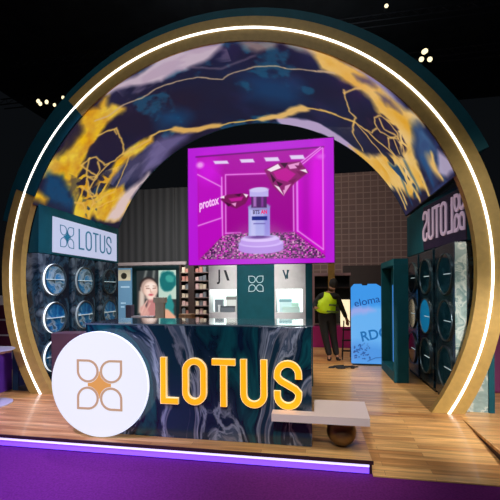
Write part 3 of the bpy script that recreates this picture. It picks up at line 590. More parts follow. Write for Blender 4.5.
# big display: housing, glowing frame and picture
sx0, sx1, sz0, sz1, sY = -.835, 1.505, 1.925, 3.845, .98
ds = thing('led_display', 'big magenta display showing a vial on a pedestal, above the niches', 'display screen', (.33, 1.1, sz0))
MB().box(sx0 + .01, sx1 - .01, sY + .012, sY + .2, sz0, sz1).build('housing', M['dark'], ds)
NU, NV = 380, 310
Xg, Zg = np.meshgrid(np.linspace(sx0, sx1, NU), np.linspace(sz0, sz1, NV), indexing='ij')
def P(x, y):      # picture point -> display metres
    b_ = 265.5 - 3 * (x - 188) / 147; t_ = 150 - 13 * (x - 188) / 145; u = (x - 188) / 146.5; u = u + .08 * u * (1 - u)
    return (sx0 + (sx1 - sx0) * u, sz0 + (sz1 - sz0) * (b_ - y) / (b_ - t_))
PP = lambda *a: [P(*q) for q in a]
cv = Canvas(Xg, Zg, (184, 22, 214))
S1 = .02
cv.poly(PP((197.5, 158), (324.5, 146.5), (324.8, 256), (197.8, 260)), (176, 4, 160), S1)
# soft side walls and ceiling of the pictured room
cv.poly(PP((197.5, 158), (222, 176), (222, 236), (197.8, 260)), (186, 6, 190), .05)
cv.poly(PP((324.5, 146.5), (297, 168), (296, 232), (324.8, 256)), (206, 0, 206), .05)
cv.poly(PP((302, 165), (312, 158), (310, 240), (300, 234)), (176, 0, 180), .10, .8)
cv.poly(PP((197.5, 158), (324.5, 146.5), (300, 167), (223, 176)), (172, 8, 166), .05)
cv.poly(PP((225, 176), (294, 173), (294, 232), (225, 234)), (158, 0, 146), .03)
cv.ell(*P(208, 170), .18, .22, (214, 20, 230), .2, .7); cv.ell(*P(318, 180), .1, .5, (226, 20, 236), .15, .6)
cv.stroke(PP((196, 158), (324, 146.4)), .012, (70, 0, 80), .03)
pk = (238, 150, 240)
for a in (((197.5, 175.4), (221, 187.4), (221.5, 218.2), (197.8, 226.2)), ((225.3, 233.4), (225.3, 175.4), (294, 172.5)), ((225, 233.6), (240, 233)), ((221.5, 178), (222, 236)),
          ((301, 165.5), (323, 147.4)), ((299.5, 163.5), (321, 146.8)), ((293.4, 172), (293.6, 231)), ((297.2, 170), (297.4, 231)), ((323.5, 148), (323.4, 249.4)), ((297.8, 231), (323.4, 249.4)), ((282, 233.5), (294, 232.5))):
    cv.stroke(PP(*a), .02, (214, 70, 220), .05, .5); cv.stroke(PP(*a), .016, pk, .018)
cv.stroke(PP((297.2, 170), (297.4, 231)), .03, (226, 130, 240), .02, .8)
for x, y, w, h in ((220.5, 163, 15, 3.6), (246.6, 161.2, 14.5, 4), (271.5, 159.4, 15, 4.4), (297, 157, 15, 4.6)):
    cv.poly(PP((x - w / 2, y - h / 2 + .6), (x + w / 2 - 1, y - h / 2), (x + w / 2 + 1, y + h / 2 - .5), (x - w / 2 + 2, y + h / 2)), (226, 206, 244), .02)
cv.ell(*P(200, 166), .06, .05, (236, 150, 240), .05); cv.ell(*P(321, 156), .06, .04, (226, 120, 240), .05, .7)
# pebble bed
bed = PP((199, 259.5), (222, 236.5), (234, 233.5), (294, 232.3), (325, 255.5), (324.8, 258))
R_ = np.random.RandomState(4)
cv.poly(bed, (120, 30, 100), .02)
cellx = np.floor(Xg / .024).astype(int); cellz = np.floor((Zg + .006 * (cellx % 3)) / .020).astype(int)
rn = R_.rand(400, 400)[cellx % 400, cellz % 400]; rn2 = R_.rand(400, 400)[cellx % 400, cellz % 400]
tmp = Canvas(Xg, Zg, (0, 0, 0)); tmp.poly(bed, (255, 255, 255), .02); mask = tmp.C[..., 0] / 255
cols = np.stack([40 + 200 * rn, 20 + 190 * rn * rn2, 60 + 160 * rn], -1)
cv.mix(mask * .9, cols)
# pedestal: two stacked discs
lil = (196, 164, 238)
def slab(cx, rx, yt, yb, ry, top, side):
    a, b_ = P(cx - rx, yt), P(cx + rx, yt); rX = (b_[0] - a[0]) / 2; cX = (a[0] + b_[0]) / 2; zt = a[1] * .5 + b_[1] * .5; zb = P(cx, yb)[1]; rZ = ry * .016
    cv.poly([(cX - rX, zt), (cX + rX, zt), (cX + rX, zb), (cX - rX, zb)], side, .012); cv.ell(cX, zb, rX, rZ, side, .012); cv.ell(cX, zt, rX, rZ, top, .012)
slab(260.5, 22.5, 243, 249.5, 4.5, (206, 178, 244), (178, 138, 226)); slab(259.5, 19.5, 238.5, 242.5, 3.6, (214, 190, 246), (186, 148, 232))
# vial
def slb(x0, x1, y0, y1, col, s=.012): cv.poly(PP((x0, y0), (x1, y0 - .3), (x1, y1 - .2), (x0, y1)), col, s)
cv.ell(*P(258.6, 237), .175, .03, (90, 40, 140), .03)
slb(248, 269.4, 207, 236, (170, 172, 232)); slb(250, 255, 207, 236, (192, 190, 240), .04); slb(264, 269.4, 207, 236, (150, 140, 222), .04)
cv.ell(*P(258.7, 207), .172, .06, (150, 140, 200), .02); slb(251, 266.5, 196, 208, (80, 40, 100)); slb(253, 256, 197, 207, (170, 110, 190), .03); slb(261, 263, 197, 207, (140, 60, 160), .03)
slb(249.3, 268.3, 190, 197, (188, 176, 236)); cv.ell(*P(258.8, 190), .152, .04, (208, 198, 244), .015)
slb(251.5, 266.8, 216.7, 220.5, (30, 40, 130)); slb(253, 265, 223.5, 224.5, (110, 100, 180))
# two cut gems
def gem(pts, inner, facets, base):
    cv.poly(PP(*pts), base, .02)
    cv.poly(PP(*inner), (190, 20, 150), .02)
    for k, f_ in enumerate(facets): cv.poly(PP(*f_), ((245, 225, 240), (60, 6, 50), (230, 150, 210), (120, 20, 90))[k % 4], .012)
gem([(264, 170), (279, 163), (300, 161), (309, 172), (295, 183), (283, 196), (273, 187)], [(273, 172), (286, 168), (296, 174), (288, 182), (277, 179)],
    [[(267, 170), (278, 164), (281, 168), (271, 172)], [(280, 163), (285, 168), (288, 163)], [(288, 165), (300, 162), (298, 168), (290, 169)], [(296, 171), (309, 172), (301, 176)],
     [(274, 185), (279, 187), (284, 196)], [(276, 181), (283, 184), (279, 187)], [(285, 186), (291, 184), (284, 195)], [(288, 181), (297, 178), (293, 184)], [(300, 170), (306, 169), (308, 173)], [(270, 173), (276, 180), (273, 183)], [(283, 190), (286, 190), (284, 195)], [(295, 165), (303, 166), (299, 170)]], (140, 30, 110))
gem([(220, 200), (227, 195), (244, 193.5), (249, 197), (245, 204), (236, 209), (227, 206)], [(228, 199), (243, 197), (241, 201), (231, 202)],
    [[(243, 194), (248, 195), (246, 198)], [(224, 202), (231, 205), (228, 207)], [(231, 204), (236, 203), (235, 207)], [(238, 203), (245, 201), (240, 206)], [(219, 198), (224, 196), (224, 199)], [(234, 195), (241, 194), (239, 197)]], (120, 16, 90))
pos = np.stack([Xg, np.full(Xg.shape, sY), Zg], -1)
pic = painted('picture_panel', cv, pos, M['screen'], ds)
fz = ((0, sY - .001, 0), (1, 0, 0), (0, 0, 1), (0, -1, 0))
def onpic(x, y): q = P(x, y); return ((q[0], sY - .001, q[1]), (1, 0, 0), (0, 0, 1), (0, -1, 0))
text_mesh('lettering', 'protox', .2, ((P(208.5, 203.5)[0], sY - .001, P(208.5, 203.5)[1]), (.96, 0, .22), (0, 0, 1), (0, -1, 0)), mat('lilac screen lettering', (0, 0, 0, 1), .5, emit=rgb(250, 190, 250), es=1), pic, .001, .006, .6)
text_mesh('lettering', 'BTS', .085, onpic(255.8, 212.6), mat('grey screen lettering', (0, 0, 0, 1), .5, emit=rgb(90, 80, 120), es=1), pic, .001, .003, .8)
text_mesh('lettering', 'AN', .085, onpic(263.8, 212.2), mat('pink screen lettering', (0, 0, 0, 1), .5, emit=rgb(236, 50, 120), es=1), pic, .001, .004, .8)
MB().box(sx0 - .005, sx1 + .005, sY - .004, sY + .2, sz1 + .001, sz1 + .012).box(sx0 - .012, sx0 - .001, sY - .004, sY + .2, sz0, sz1).box(sx1 + .001, sx1 + .012, sY - .004, sY + .2, sz0, sz1).build('edge_frame', mat('purple edge', rgb(120, 20, 150), .4), ds)

# ------------------------------------------------------------------ teal cabinet at right rear
cb = thing('teal_cabinet', 'free standing teal cabinet with a side opening, before the right towers', 'cabinet', (2.58, 1.95, 0))
MB().box(2.46, 2.68, 1.41, 2.52, 0, .16).box(2.46, 2.68, 1.41, 2.52, 1.9, 2.0).box(2.46, 2.68, 1.41, 1.46, .161, 1.899).box(2.46, 2.68, 2.44, 2.52, .161, 1.899).box(2.62, 2.68, 1.461, 2.439, .161, 1.899).build('carcass', M['teal'], cb)
MB().box(2.49, 2.5, 1.47, 1.66, .3, 1.58).build('screen_strip', mat('blue lit strip', (0, 0, 0, 1), .3, emit=rgb(60, 130, 220), es=.9), cb)

# ------------------------------------------------------------------ blue roll-up style sign
bs = thing('standing_sign', 'glowing pale blue standing sign board with dark blue words behind the cabinet', 'sign', (2.24, 2.85, 0))
def sp_(x, y): return (1.93 + (x - 350) / 31.0 * .60, 0.0 + (364.0 - y) / 80 * 1.6)
NXs, NZs = 60, 150
Xs, Zs = np.meshgrid(np.linspace(1.93, 2.62, NXs), np.linspace(.0, 1.60, NZs), indexing='ij')
cv = Canvas(Xs, Zs, (62, 150, 232))
cv.poly([(1.8, .98), (2.7, 1.22), (2.7, 0), (1.8, 0)], (104, 176, 240), .1); cv.poly([(1.8, 1.12), (2.25, 1.16), (2.4, 1.06), (1.8, .94)], (160, 170, 232), .1, .9)
cv.poly([(1.8, 0), (2.7, 0), (2.7, .35), (1.8, .45)], (80, 150, 226), .2)
for k in range(60):
    a_, b_ = random.uniform(1.98, 2.3), random.uniform(.08, .42); cv.ell(a_, b_, .012, .012, (20, 60, 130), .01, .9 if b_ < .42 - (a_ - 1.98) * .3 else .3)
cv.stroke([(2.25, .05), (2.4, .12), (2.55, .14)], .012, (30, 80, 150), .01)
# clipped top corners
Zmax = np.clip(1.60 - np.maximum(0, 1.99 - Xs) * 1.2 - np.where(np.abs(Xs - 2.2) < .05, .03, 0) - np.maximum(0, Xs - 2.42) * .6, 0, 2)
Z2 = Zs / 1.60 * Zmax
pos = np.stack([Xs, np.full(Xs.shape, 2.82), Z2 + .02], -1)
sb_ = painted('sign_face', cv, pos, M['screen'], bs)
MB().prism([(1.93, 2.822, .02), (2.62, 2.822, .02), (2.62, 2.822, 1.49), (2.42, 2.822, 1.61), (1.99, 2.822, 1.61), (1.93, 2.822, 1.54)], (0, .05, 0)).build('frame', M['dark'], bs)
MB().box(1.95, 2.6, 2.75, 2.95, 0, .02).build('foot', M['dark'], bs)
fs = lambda x, z: ((x, 2.815, z), (.97, 0, .2), (-.2, 0, .97), (0, -1, 0))
m_bl = mat('dark blue words', (0, 0, 0, 1), .5, emit=rgb(24, 64, 140), es=1)
text_mesh('lettering', 'eloma', .21, fs(2.24, 1.27), m_bl, bs, .002, .0, 1.0)
text_mesh('lettering', 'RDC', .28, fs(2.38, .60), mat('blue words', (0, 0, 0, 1), .5, emit=rgb(30, 110, 180), es=1), bs, .002, .006, .95)

# ------------------------------------------------------------------ things behind the booth, right
M['dkbrown'] = speckle(mat('dark brown panel', rgb(52, 38, 36), .6), .1, 5)
M['magenta'] = speckle(mat('magenta panel', rgb(176, 30, 120), .6), .06, 4)
t = thing('shelf_cabinet', 'dark open cabinet with pale frame behind the worker', 'cabinet', (1.7, 5.2, 0))
MB().box(1.15, 1.22, 5, 5.4, .55, 1.95).box(1.22, 2.15, 5, 5.4, 1.88, 1.95).build('frame', mat('dusty pink frame', rgb(150, 120, 124), .6), t)
MB().box(1.225, 2.15, 5.3, 5.39, .6, 1.879).build('back', M['dark'], t)
MB().box(1.225, 2.15, 5.02, 5.29, 1.55, 1.58).build('shelf', M['dkbrown'], t)
MB().box(1.225, 2.15, 5.02, 5.29, 1.2, 1.23).build('shelf', M['dkbrown'], t)
o = MB().box(1.1, 2.9, 4.95, 5.45, -.13, .545).build('low_counter', M['magenta'], loc=(2, 5, -.13)); tag(o, 'magenta low counter behind the worker legs', 'counter')
o = MB().box(1.88, 2.12, 4.955, 4.98, .546, 1.25, .004).build('light_panel', mat('cream lit panel', rgb(240, 230, 200), .5, emit=rgb(250, 232, 190), es=1.0), loc=(2, 4.97, .546)); tag(o, 'cream glowing panel between worker and blue sign', 'light panel')
o = MB().box(1.57, 1.74, 4.955, 4.98, .546, 2.2).build('wooden_board', speckle(mat('ochre board', rgb(150, 116, 50), .6), .15, 12), loc=(1.65, 4.97, .546)); tag(o, 'upright ochre wooden board above the worker', 'board')
o = MB().box(2.05, 3.6, 6, 6.3, -.13, 2.2).build('booth_box', M['dkbrown'], loc=(2.8, 6, -.13)); tag(o, 'dark brown booth wall rising behind the blue sign', 'booth wall')
# folding step ladder
t = thing('step_ladder', 'black folding step ladder beside the worker', 'ladder', (2.0, 3.35, 0))
for x in (1.79, 1.97):
    MB().tube((x, 3.25, 0), (x + .05, 3.42, .83), .014).build('rail', M['black'], t)
    MB().tube((x + .02, 3.62, 0), (x + .05, 3.43, .83), .012).build('rear_leg', M['black'], t)
for k, z in enumerate((.18, .4, .62)): MB().box(1.78 + .011 * k, 2.0 + .011 * k, 3.25 + .05 * k, 3.33 + .05 * k, z, z + .025).build('step', M['black'], t)
# cloth heap on the deck near the worker
mb = MB()
for k in range(9):
    x = 1.75 + random.uniform(-.25, .25); y = 2.5 + random.uniform(-.12, .12); r_ = random.uniform(.04, .09)
    mb.lathe([(0, 0)] + [(r_ * math.cos(a * .2), r_ * .55 * math.sin(a * .2)) for a in range(0, 8)] + [(0, r_ * .56)], (x, y, .001), (0, 0, 1), 14)
    mb.tube((x, y, .02), (1.75 + random.uniform(-.28, .28), 2.5 + random.uniform(-.1, .1), .02), .012)
o = mb.build('cable_heap', M['black'], loc=(1.75, 2.5, 0)); tag(o, 'heap of black cables and cloth on the deck by the worker', 'cables')

# ------------------------------------------------------------------ worker
def skin_mesh(name, verts, edges, radii, m, parent, root=0, sub=2):
    me = bpy.data.meshes.new(name); org = origin(parent)
    me.from_pydata([Vector(v) - org for v in verts], edges, []); me.update()
    o = bpy.data.objects.new(name, me); COL.objects.link(o)
    s = o.modifiers.new('skin', 'SKIN'); o.modifiers.new('sub', 'SUBSURF').levels = sub; o.modifiers['sub'].render_levels = sub; s.use_smooth_shade = True
    for i, r in enumerate(radii):
        r = r if isinstance(r, tuple) else (r, r); me.skin_vertices[0].data[i].radius = r
        me.skin_vertices[0].data[i].use_root = (i == root)
    dg = bpy.context.evaluated_depsgraph_get(); dg.update()
    m2 = bpy.data.meshes.new_from_object(o.evaluated_get(dg)); m2.name = name
    bpy.data.objects.remove(o)
    m2.materials.clear(); m2.materials.append(m); m2.polygons.foreach_set('use_smooth', [True] * len(m2.polygons))
    q = bpy.data.objects.new(name, m2); COL.objects.link(q); q.parent = parent; ORI[q.name] = org
    return q
W = (1.50, 3.15, 0)
wk = thing('person', 'worker in black clothes and a yellow high-visibility vest leaning by the ladder, seen from behind', 'person', W)
def w3(x, y, z): return (W[0] + x, W[1] + y, z)
body_v = [w3(-.03, 0, .95), w3(-.03, -.02, 1.12), w3(-.02, -.04, 1.28), w3(.0, -.03, 1.39), w3(.04, -.02, 1.46), w3(.08, -.02, 1.52), w3(.10, -.03, 1.60), w3(.11, -.03, 1.66),
          w3(-.12, 0, .90), w3(-.07, -.03, .5), w3(.02, .03, .09), w3(.0, -.11, .045),
          w3(.06, 0, .90), w3(.10, .03, .5), w3(.17, .06, .09), w3(.24, -.05, .045),
          w3(-.18, -.03, 1.37), w3(-.29, -.1, 1.20), w3(-.27, -.3, 1.14), w3(-.26, -.36, 1.14),
          w3(.18, -.03, 1.37), w3(.28, .0, 1.12), w3(.37, .06, .91), w3(.39, .08, .85),
          w3(.12, .07, 1.59)]
body_e = [(0, 1), (1, 2), (2, 3), (3, 4), (4, 5), (5, 6), (6, 7), (0, 8), (8, 9), (9, 10), (10, 11), (0, 12), (12, 13), (13, 14), (14, 15), (3, 16), (16, 17), (17, 18), (18, 19), (3, 20), (20, 21), (21, 22), (22, 23), (6, 24)]
body_r = [(.15, .11), (.13, .10), (.15, .11), (.13, .09), .055, .07, .085, .06, .09, .06, .045, .035, .09, .06, .045, .035, .05, .04, .032, .028, .05, .04, .032, .028, .02]
def hand(v, base, d, side):
    i0 = base; b = Vector(v[base]); d = Vector(d).normalized(); s = Vector(side).normalized(); vs, es, rs = [], [], []
    return [(b + d * .05 + s * k * .018, b + d * .05 + s * k * .018 + d * l * .55, b + d * (.05 + l) + s * k * .018 + Vector((0, -.015, 0))) for k, l in ((-1.5, .055), (-.5, .07), (.5, .075), (1.5, .065))] + [(b + s * .035 + d * .01, b + s * .055 + d * .035, b + s * .06 + d * .065)]
for base, d in ((19, (.0, -1, -.1)), (23, (.15, .2, -1))):
    for f0, f1, f2 in hand(body_v, base, d, (1, .2, 0)):
        k = len(body_v); body_v += [tuple(f0), tuple(f1), tuple(f2)]; body_e += [(base, k), (k, k + 1), (k + 1, k + 2)]; body_r += [.011, .009, .008]
m_skin = mat('skin', rgb(150, 105, 80), .6)
skin_mesh('body', body_v, body_e, body_r, m_skin, wk)
tv = [body_v[i] for i in (0, 8, 9, 10, 12, 13, 14)]
skin_mesh('trousers', [w3(-.03, 0, 1.08)] + tv, [(0, 1), (1, 2), (2, 3), (3, 4), (1, 5), (5, 6), (6, 7)], [(.19, .14), (.19, .14), .115, .082, .068, .115, .082, .068], M['black'], wk, 1)
skin_mesh('shirt', [body_v[i] for i in (2, 3, 16, 17, 18, 20, 21, 22)] + [w3(.04, -.01, 1.44)], [(0, 1), (1, 2), (2, 3), (3, 4), (1, 5), (5, 6), (6, 7), (1, 8)], [(.16, .12), (.145, .105), .065, .055, .045, .065, .055, .045, .07], M['black'], wk, 0)
m_v = speckle(mat('yellow high-visibility fabric', rgb(196, 226, 20), .6, emit=rgb(180, 214, 10), es=.12), .1, 8)
vest = skin_mesh('safety_vest', [w3(-.06, 0, 1.0), w3(-.05, -.01, 1.12), w3(-.03, -.03, 1.25), w3(.0, -.03, 1.34), w3(-.12, -.03, 1.39), w3(.12, -.03, 1.37)], [(0, 1), (1, 2), (2, 3), (3, 4), (3, 5)], [(.27, .18), (.265, .17), (.235, .155), (.18, .12), .09, .09], m_v, wk, 0)
m_tape = mat('grey reflective tape', rgb(96, 116, 50), .4)
for z in (1.06, 1.2):
    mb = MB().lathe([(.2, -.02), (.258, -.018), (.258, .018), (.2, .02)], (0, 0, 0), (.12, 0, 1), 32)
    for v in mb.b.verts: v.co = Vector(w3(v.co.x - .045, v.co.y * .66 - .015, v.co.z + z))
    mb.build('reflective_band', m_tape, vest, smooth=True)
mb = MB().lathe([(0, -.085)] + [(.092 * math.cos(math.radians(q)), .115 * math.sin(math.radians(q))) for q in range(-45, 90, 9)] + [(0, .115)], (0, 0, 0), (.1, -.25, 1), 24)
for v in mb.b.verts: v.co = Vector(w3(v.co.x + .105, v.co.y - .04, v.co.z + 1.64))
mb.build('hair', mat('black hair', rgb(16, 13, 12), .7), wk, smooth=True)
for i, ft in enumerate(((10, 11), (14, 15))):
    a_, b_ = Vector(body_v[ft[0]]), Vector(body_v[ft[1]]); skin_mesh('shoe', [(a_.x, a_.y, .055), ((a_.x + b_.x) / 2, (a_.y + b_.y) / 2, .05), (b_.x, b_.y, .045)], [(0, 1), (1, 2)], [.055, .05, .045], M['black'], wk)

# ------------------------------------------------------------------ left: neighbour booths seen past the counter
t = thing('poster_display', 'tall framed display of a woman with towel-wrapped hair touching her neck', 'display screen', (-3.7, 6, -.13))
MB().box(-4.52, -2.88, 6.01, 6.12, -.13, 2.30).build('frame', speckle(mat('teal black frame', rgb(14, 46, 52), .4), .1, 3), t)
X0, X1, Z0, Z1 = -4.36, -3.04, .42, 2.16
Xq, Zq = np.meshgrid(np.linspace(X0, X1, 110), np.linspace(Z0, Z1, 140), indexing='ij')
Uq, Vq = (Xq - X0) / (X1 - X0), (Zq - Z0) / (Z1 - Z0) * 1.3
cv = Canvas(Uq, Vq, (46, 52, 54))
cv.stroke([(.25, 1.3), (.2, 1.1)], .05, (130, 134, 130), .06); cv.stroke([(.45, 1.3), (.42, 1.05)], .05, (130, 134, 130), .06)
cv.poly([(.56, .62), (1.02, .62), (1.02, 1.32), (.56, 1.32)], (190, 214, 200), .02); cv.warp(.05, 8, 3)
cv.ell(.8, 1.05, .21, .24, (14, 110, 112), .05); cv.ell(.85, 1.1, .1, .1, (60, 160, 150), .05); cv.poly([(.62, .3), (.72, .55), (.85, .72), (.95, .5), (.95, .2), (.62, .2)], (40, 140, 140), .05); cv.warp(0, 1, 0)
cv.poly([(.04, .3), (.2, .3), (.2, .95), (.06, .8)], (190, 164, 150), .06); cv.ell(.30, .93, .23, .22, (44, 34, 34), .04); cv.poly([(.08, .3), (.16, .3), (.2, .9), (.1, .9)], (214, 196, 184), .05); cv.ell(.31, .90, .2, .2, (190, 160, 148), .05)
cv.poly([(.2, 0), (.62, 0), (.56, .5), (.48, .66), (.3, .66), (.24, .4)], (196, 130, 128), .06); cv.ell(.36, .84, .18, .20, (238, 200, 184), .05); cv.ell(.36, .92, .13, .10, (252, 232, 222), .08, .9); cv.ell(.30, .78, .06, .06, (250, 224, 212), .06, .8); cv.ell(.36, .66, .12, .05, (250, 218, 204), .06)
cv.poly([(.55, 0), (1, 0), (.98, .22), (.8, .38), (.62, .42)], (232, 172, 142), .05); cv.poly([(.1, .0), (.3, .0), (.32, .3), (.2, .5), (.08, .42)], (216, 160, 150), .05)
cv.stroke([(.12, .3), (.2, .48), (.26, .58)], .035, (228, 180, 168), .03); cv.stroke([(.18, .25), (.28, .42), (.34, .52)], .035, (222, 170, 158), .03)
cv.stroke([(.25, .88), (.32, .875)], .02, (140, 92, 80), .03); cv.stroke([(.42, .875), (.49, .885)], .02, (140, 92, 80), .03); cv.stroke([(.35, .86), (.355, .79), (.38, .785)], .015, (206, 150, 134), .03)
cv.ell(.365, .725, .055, .024, (200, 84, 96), .03); cv.stroke([(.23, .925), (.31, .935)], .012, (160, 116, 98), .03); cv.stroke([(.42, .935), (.5, .925)], .012, (160, 116, 98), .03)
pos = np.stack([Xq, np.full(Xq.shape, 6.0), Zq], -1); painted('poster_face', cv, pos, M['screen'], t)

o = MB().box(-5.35, -2.6, 5.7, 5.8, 2.31, 2.40).build('beam', speckle(mat('dusty white beam', rgb(150, 140, 142), .6), .1, 10), loc=(-4, 5.75, 2.31)); tag(o, 'pale horizontal truss beam above the woman poster', 'beam')
t = thing('blue_panel', 'light blue lit information panel left of the woman poster', 'display panel', (-4.8, 6, -.13))
MB().box(-5.02, -4.56, 6.02, 6.1, -.13, 2.25).build('board', mat('pale blue board', rgb(90, 130, 160), .5, emit=rgb(96, 140, 172), es=.55), t)
MB().box(-5.0, -4.58, 6.005, 6.019, 1.85, 2.2).build('photo', mat('cream photo', rgb(200, 190, 160), .5, emit=rgb(180, 180, 160), es=.5), t)
MB().lathe([(0, 0), (.1, .0), (.1, .01), (0, .01)], (-4.8, 6.004, 2.0), (0, -1, 0), 24).build('photo_spot', mat('dark jar', rgb(60, 60, 50), .5), t)
for z, w in ((1.62, .3), (1.1, .16), (.98, .12)): MB().box(-4.92, -4.92 + w, 6.008, 6.019, z, z + .05).build('text_line', mat('pale text line', rgb(170, 200, 220), .5, emit=rgb(150, 190, 210), es=.5), t)

sh = thing('product_shelving', 'tall dark shelving full of small cartons behind the counter, left of the niches', 'shelving', (-2.0, 5.2, -.13))
MB().box(-2.55, -2.50, 5, 5.35, -.13, 2.25).box(-2.28, -2.1, 4.98, 5.35, -.13, 2.25).box(-1.2, -1.15, 5, 5.35, -.13, 2.25).build('upright', M['dkbrown'], sh)
MB().box(-2.5, -1.2, 5.3, 5.34, -.13, 2.25).build('back', mat('dark shelving back', rgb(30, 34, 38), .6), sh)
shelf_z = [.62 + k * .235 for k in range(7)]
for z in shelf_z:
    MB().box(-2.499, -2.281, 5.0, 5.299, z - .02, z).build('shelf', mat('pale shelf', rgb(150, 140, 130), .5), sh)
    MB().box(-2.099, -1.201, 5.0, 5.299, z - .02, z).build('shelf', mat('pale shelf', rgb(130, 110, 110), .5), sh)
cols_ = [(210, 200, 180), (190, 130, 120), (220, 190, 190), (120, 130, 140), (230, 220, 200)]
mats_ = [mat('small carton', rgb(*c), .5, emit=None) for c in cols_]
base = []
for k, mm in enumerate(mats_):
    b0 = MB().box(-.045, .045, -.04, .04, 0, .13, .004).build('small_carton', mm); base.append(b0)
used = set(); words = ['cream', 'rosy brown', 'pale pink', 'grey', 'ivory']; lev = ['lowest', 'second', 'third', 'fourth', 'fifth', 'sixth', 'top']
for r_i, z in enumerate(shelf_z):
    for c_i, x in enumerate((-2.44, -2.34, -2.04, -1.93, -1.82)):
        k = random.randrange(5)
        if k in used: c = base[k].copy(); COL.objects.link(c)
        else: c = base[k]; used.add(k)
        c.location = (x, 5.08 + .02 * (c_i % 2), z + .001); c.scale = (1, 1, random.choice((.8, 1, 1.15)))
        seg_ = 'narrow left bay' if c_i < 2 else 'wide right bay'; place = ('left', 'right')[c_i] if c_i < 2 else ('left', 'middle', 'right')[c_i - 2]
        tag(c, f'small {words[k]} carton on the {lev[r_i]} shelf, {place} in the {seg_}', 'carton', 'small cartons on the dark shelving')
for k, b0 in enumerate(base):
    if k not in used: bpy.data.objects.remove(b0)

# small stands on the far counter edge
t = thing('t_stand', 'grey T-shaped stand in front of the woman poster', 'stand', (-2.3, 3, 0))
MB().box(-2.36, -2.16, 3, 3.1, 0, 1.24).build('post', speckle(mat('grey card', rgb(190, 192, 188), .6), .08, 6), t)
MB().box(-2.40, -2.12, 2.99, 3.11, 1.241, 1.36).build('head', speckle(mat('grey card', rgb(200, 200, 194), .6), .08, 6), t)
o = MB().box(-2.95, -2.42, 3.0, 3.2, 0, .93).build('plinth', speckle(mat('grey lilac plinth', rgb(170, 170, 184), .6), .08, 6), loc=(-2.7, 3.1, 0)); tag(o, 'low grey plinth below the woman poster', 'plinth')
t = thing('kraft_carton', 'brown kraft carton standing right of the woman poster', 'carton', (-1.62, 3, 0))
MB().box(-1.80, -1.50, 3, 3.25, 0, .98, .004).build('carton', mat('kraft card', rgb(150, 120, 90), .7), t); MB().box(-1.66, -1.64, 2.995, 2.999, 0, .98).build('tape', mat('tape', rgb(180, 160, 130), .4), t)
o = MB().box(-3.2, -3.05, 3.2, 3.35, 0, 1.18, .004).build('bollard', speckle(mat('mauve grey post', rgb(80, 76, 100), .6), .08, 6), loc=(-3.1, 3.3, 0)); tag(o, 'dark mauve square post left of the low grey plinth', 'post')
# plum low block beside the left towers, left of the round sign
o = MB().box(-2.83, -2.2, .28, .6, 0, .86, .005).build('low_cabinet', speckle(mat('plum brown laminate', rgb(96, 66, 82), .4), .08, 6), loc=(-2.5, .4, 0)); tag(o, 'plum brown low cabinet half hidden by the round glowing sign', 'cabinet')

# ------------------------------------------------------------------ far left: neighbour counter and round table
t = thing('purple_counter', 'purple low counter with tan top outside the left ring foot', 'counter', (-3.9, -.3, 0))
MB().box(-4.6, -3.42, -1.2, .16, 0, .575).build('body', speckle(mat('violet laminate', rgb(92, 44, 150), .5), .06, 3), t)
MB().box(-4.6, -3.41, -1.22, .18, .576, .61).build('top', speckle(mat('tan wood top', rgb(170, 120, 110), .4), .1, 8), t)
t = thing('round_table', 'small round grey table with disc base at the left edge', 'table', (-3.1, -.55, 0))
MB().lathe([(0, 0), (.29, 0), (.30, .008), (.29, .018), (0, .02)], (-3.1, -.55, .72), (0, 0, 1), 48).build('table_top', mat('grey laminate', rgb(160, 160, 168), .3), t, smooth=True)
MB().tube((-3.1, -.55, .03), (-3.1, -.55, .719), .03).build('column', M['chrome'], t, smooth=True)
MB().lathe([(0, 0), (.27, 0), (.27, .012), (.24, .022), (0, .03)], (-3.1, -.55, .0), (0, 0, 1), 48).build('disc_base', mat('satin silver', rgb(200, 200, 206), .35, .2), t, smooth=True)
t = thing('tiled_cabinet', 'white cabinet with glossy plum tiles behind the small round table', 'cabinet', (-5.8, 2.4, 0))
MB().box(-6.4, -5.0, 2.4, 2.8, 0, 1.42).build('body', M['white'], t)
for i in range(3):
    for j in range(3): MB().box(-6.35 + i * .42, -5.97 + i * .42, 2.38, 2.399, .2 + j * .35, .51 + j * .35).build('tile', mat('plum gloss tile', rgb(90, 40, 60), .15), t)
# right edge plum booth wall
o = MB().box(3.48, 5.5, 1.0, 1.2, 0, 1.3, .03).build('booth_wall', speckle(mat('plum booth panel', rgb(110, 34, 84), .5), .06, 3), loc=(4, 1.1, 0)); tag(o, 'plum low booth wall outside the right ring foot', 'booth wall')

# ------------------------------------------------------------------ hall lamps, added fill lights
m_l = mat('warm lamp lens', (1, 1, 1, 1), .4, emit=(1, .84, .5, 1), es=1.6)
def cluster(loc, n, label, sc_=.13):
    t = thing('spotlight_cluster', label, 'lamp', loc, None)
    MB().box(loc[0] - .32, loc[0] + .32, loc[1] + .1, loc[1] + .16, loc[2] + .45, loc[2] + .51).build('bar', M['black'], t)
    for k in range(n):
        x = loc[0] + random.uniform(-.28, .28); z = loc[2] + random.uniform(-.25, .25)
        MB().lathe([(0, 0), (sc_, 0), (sc_, .2), (sc_ * .6, .35), (0, .36)], (x, loc[1], z), (0, 1, .15), 16).build('can', M['black'], t, smooth=True)
        MB().lathe([(0, .0), (sc_ * .9, 0), (sc_ * .9, .01), (0, .01)], (x, loc[1] - .012, z - .002), (0, 1, .15), 16).build('lens', m_l, t)
        MB().tube((x, loc[1] + .13, z + .1), (x, loc[1] + .13, loc[2] + .46), .012).build('hanger', M['black'], t)
cluster((-11.9, 11, 10.75), 3, 'warm spotlight cluster hanging in the dark at upper left, lower left of the pair', .11)
cluster((-11.15, 11.2, 11.0), 2, 'small warm spotlight pair just right of the upper left cluster', .09)
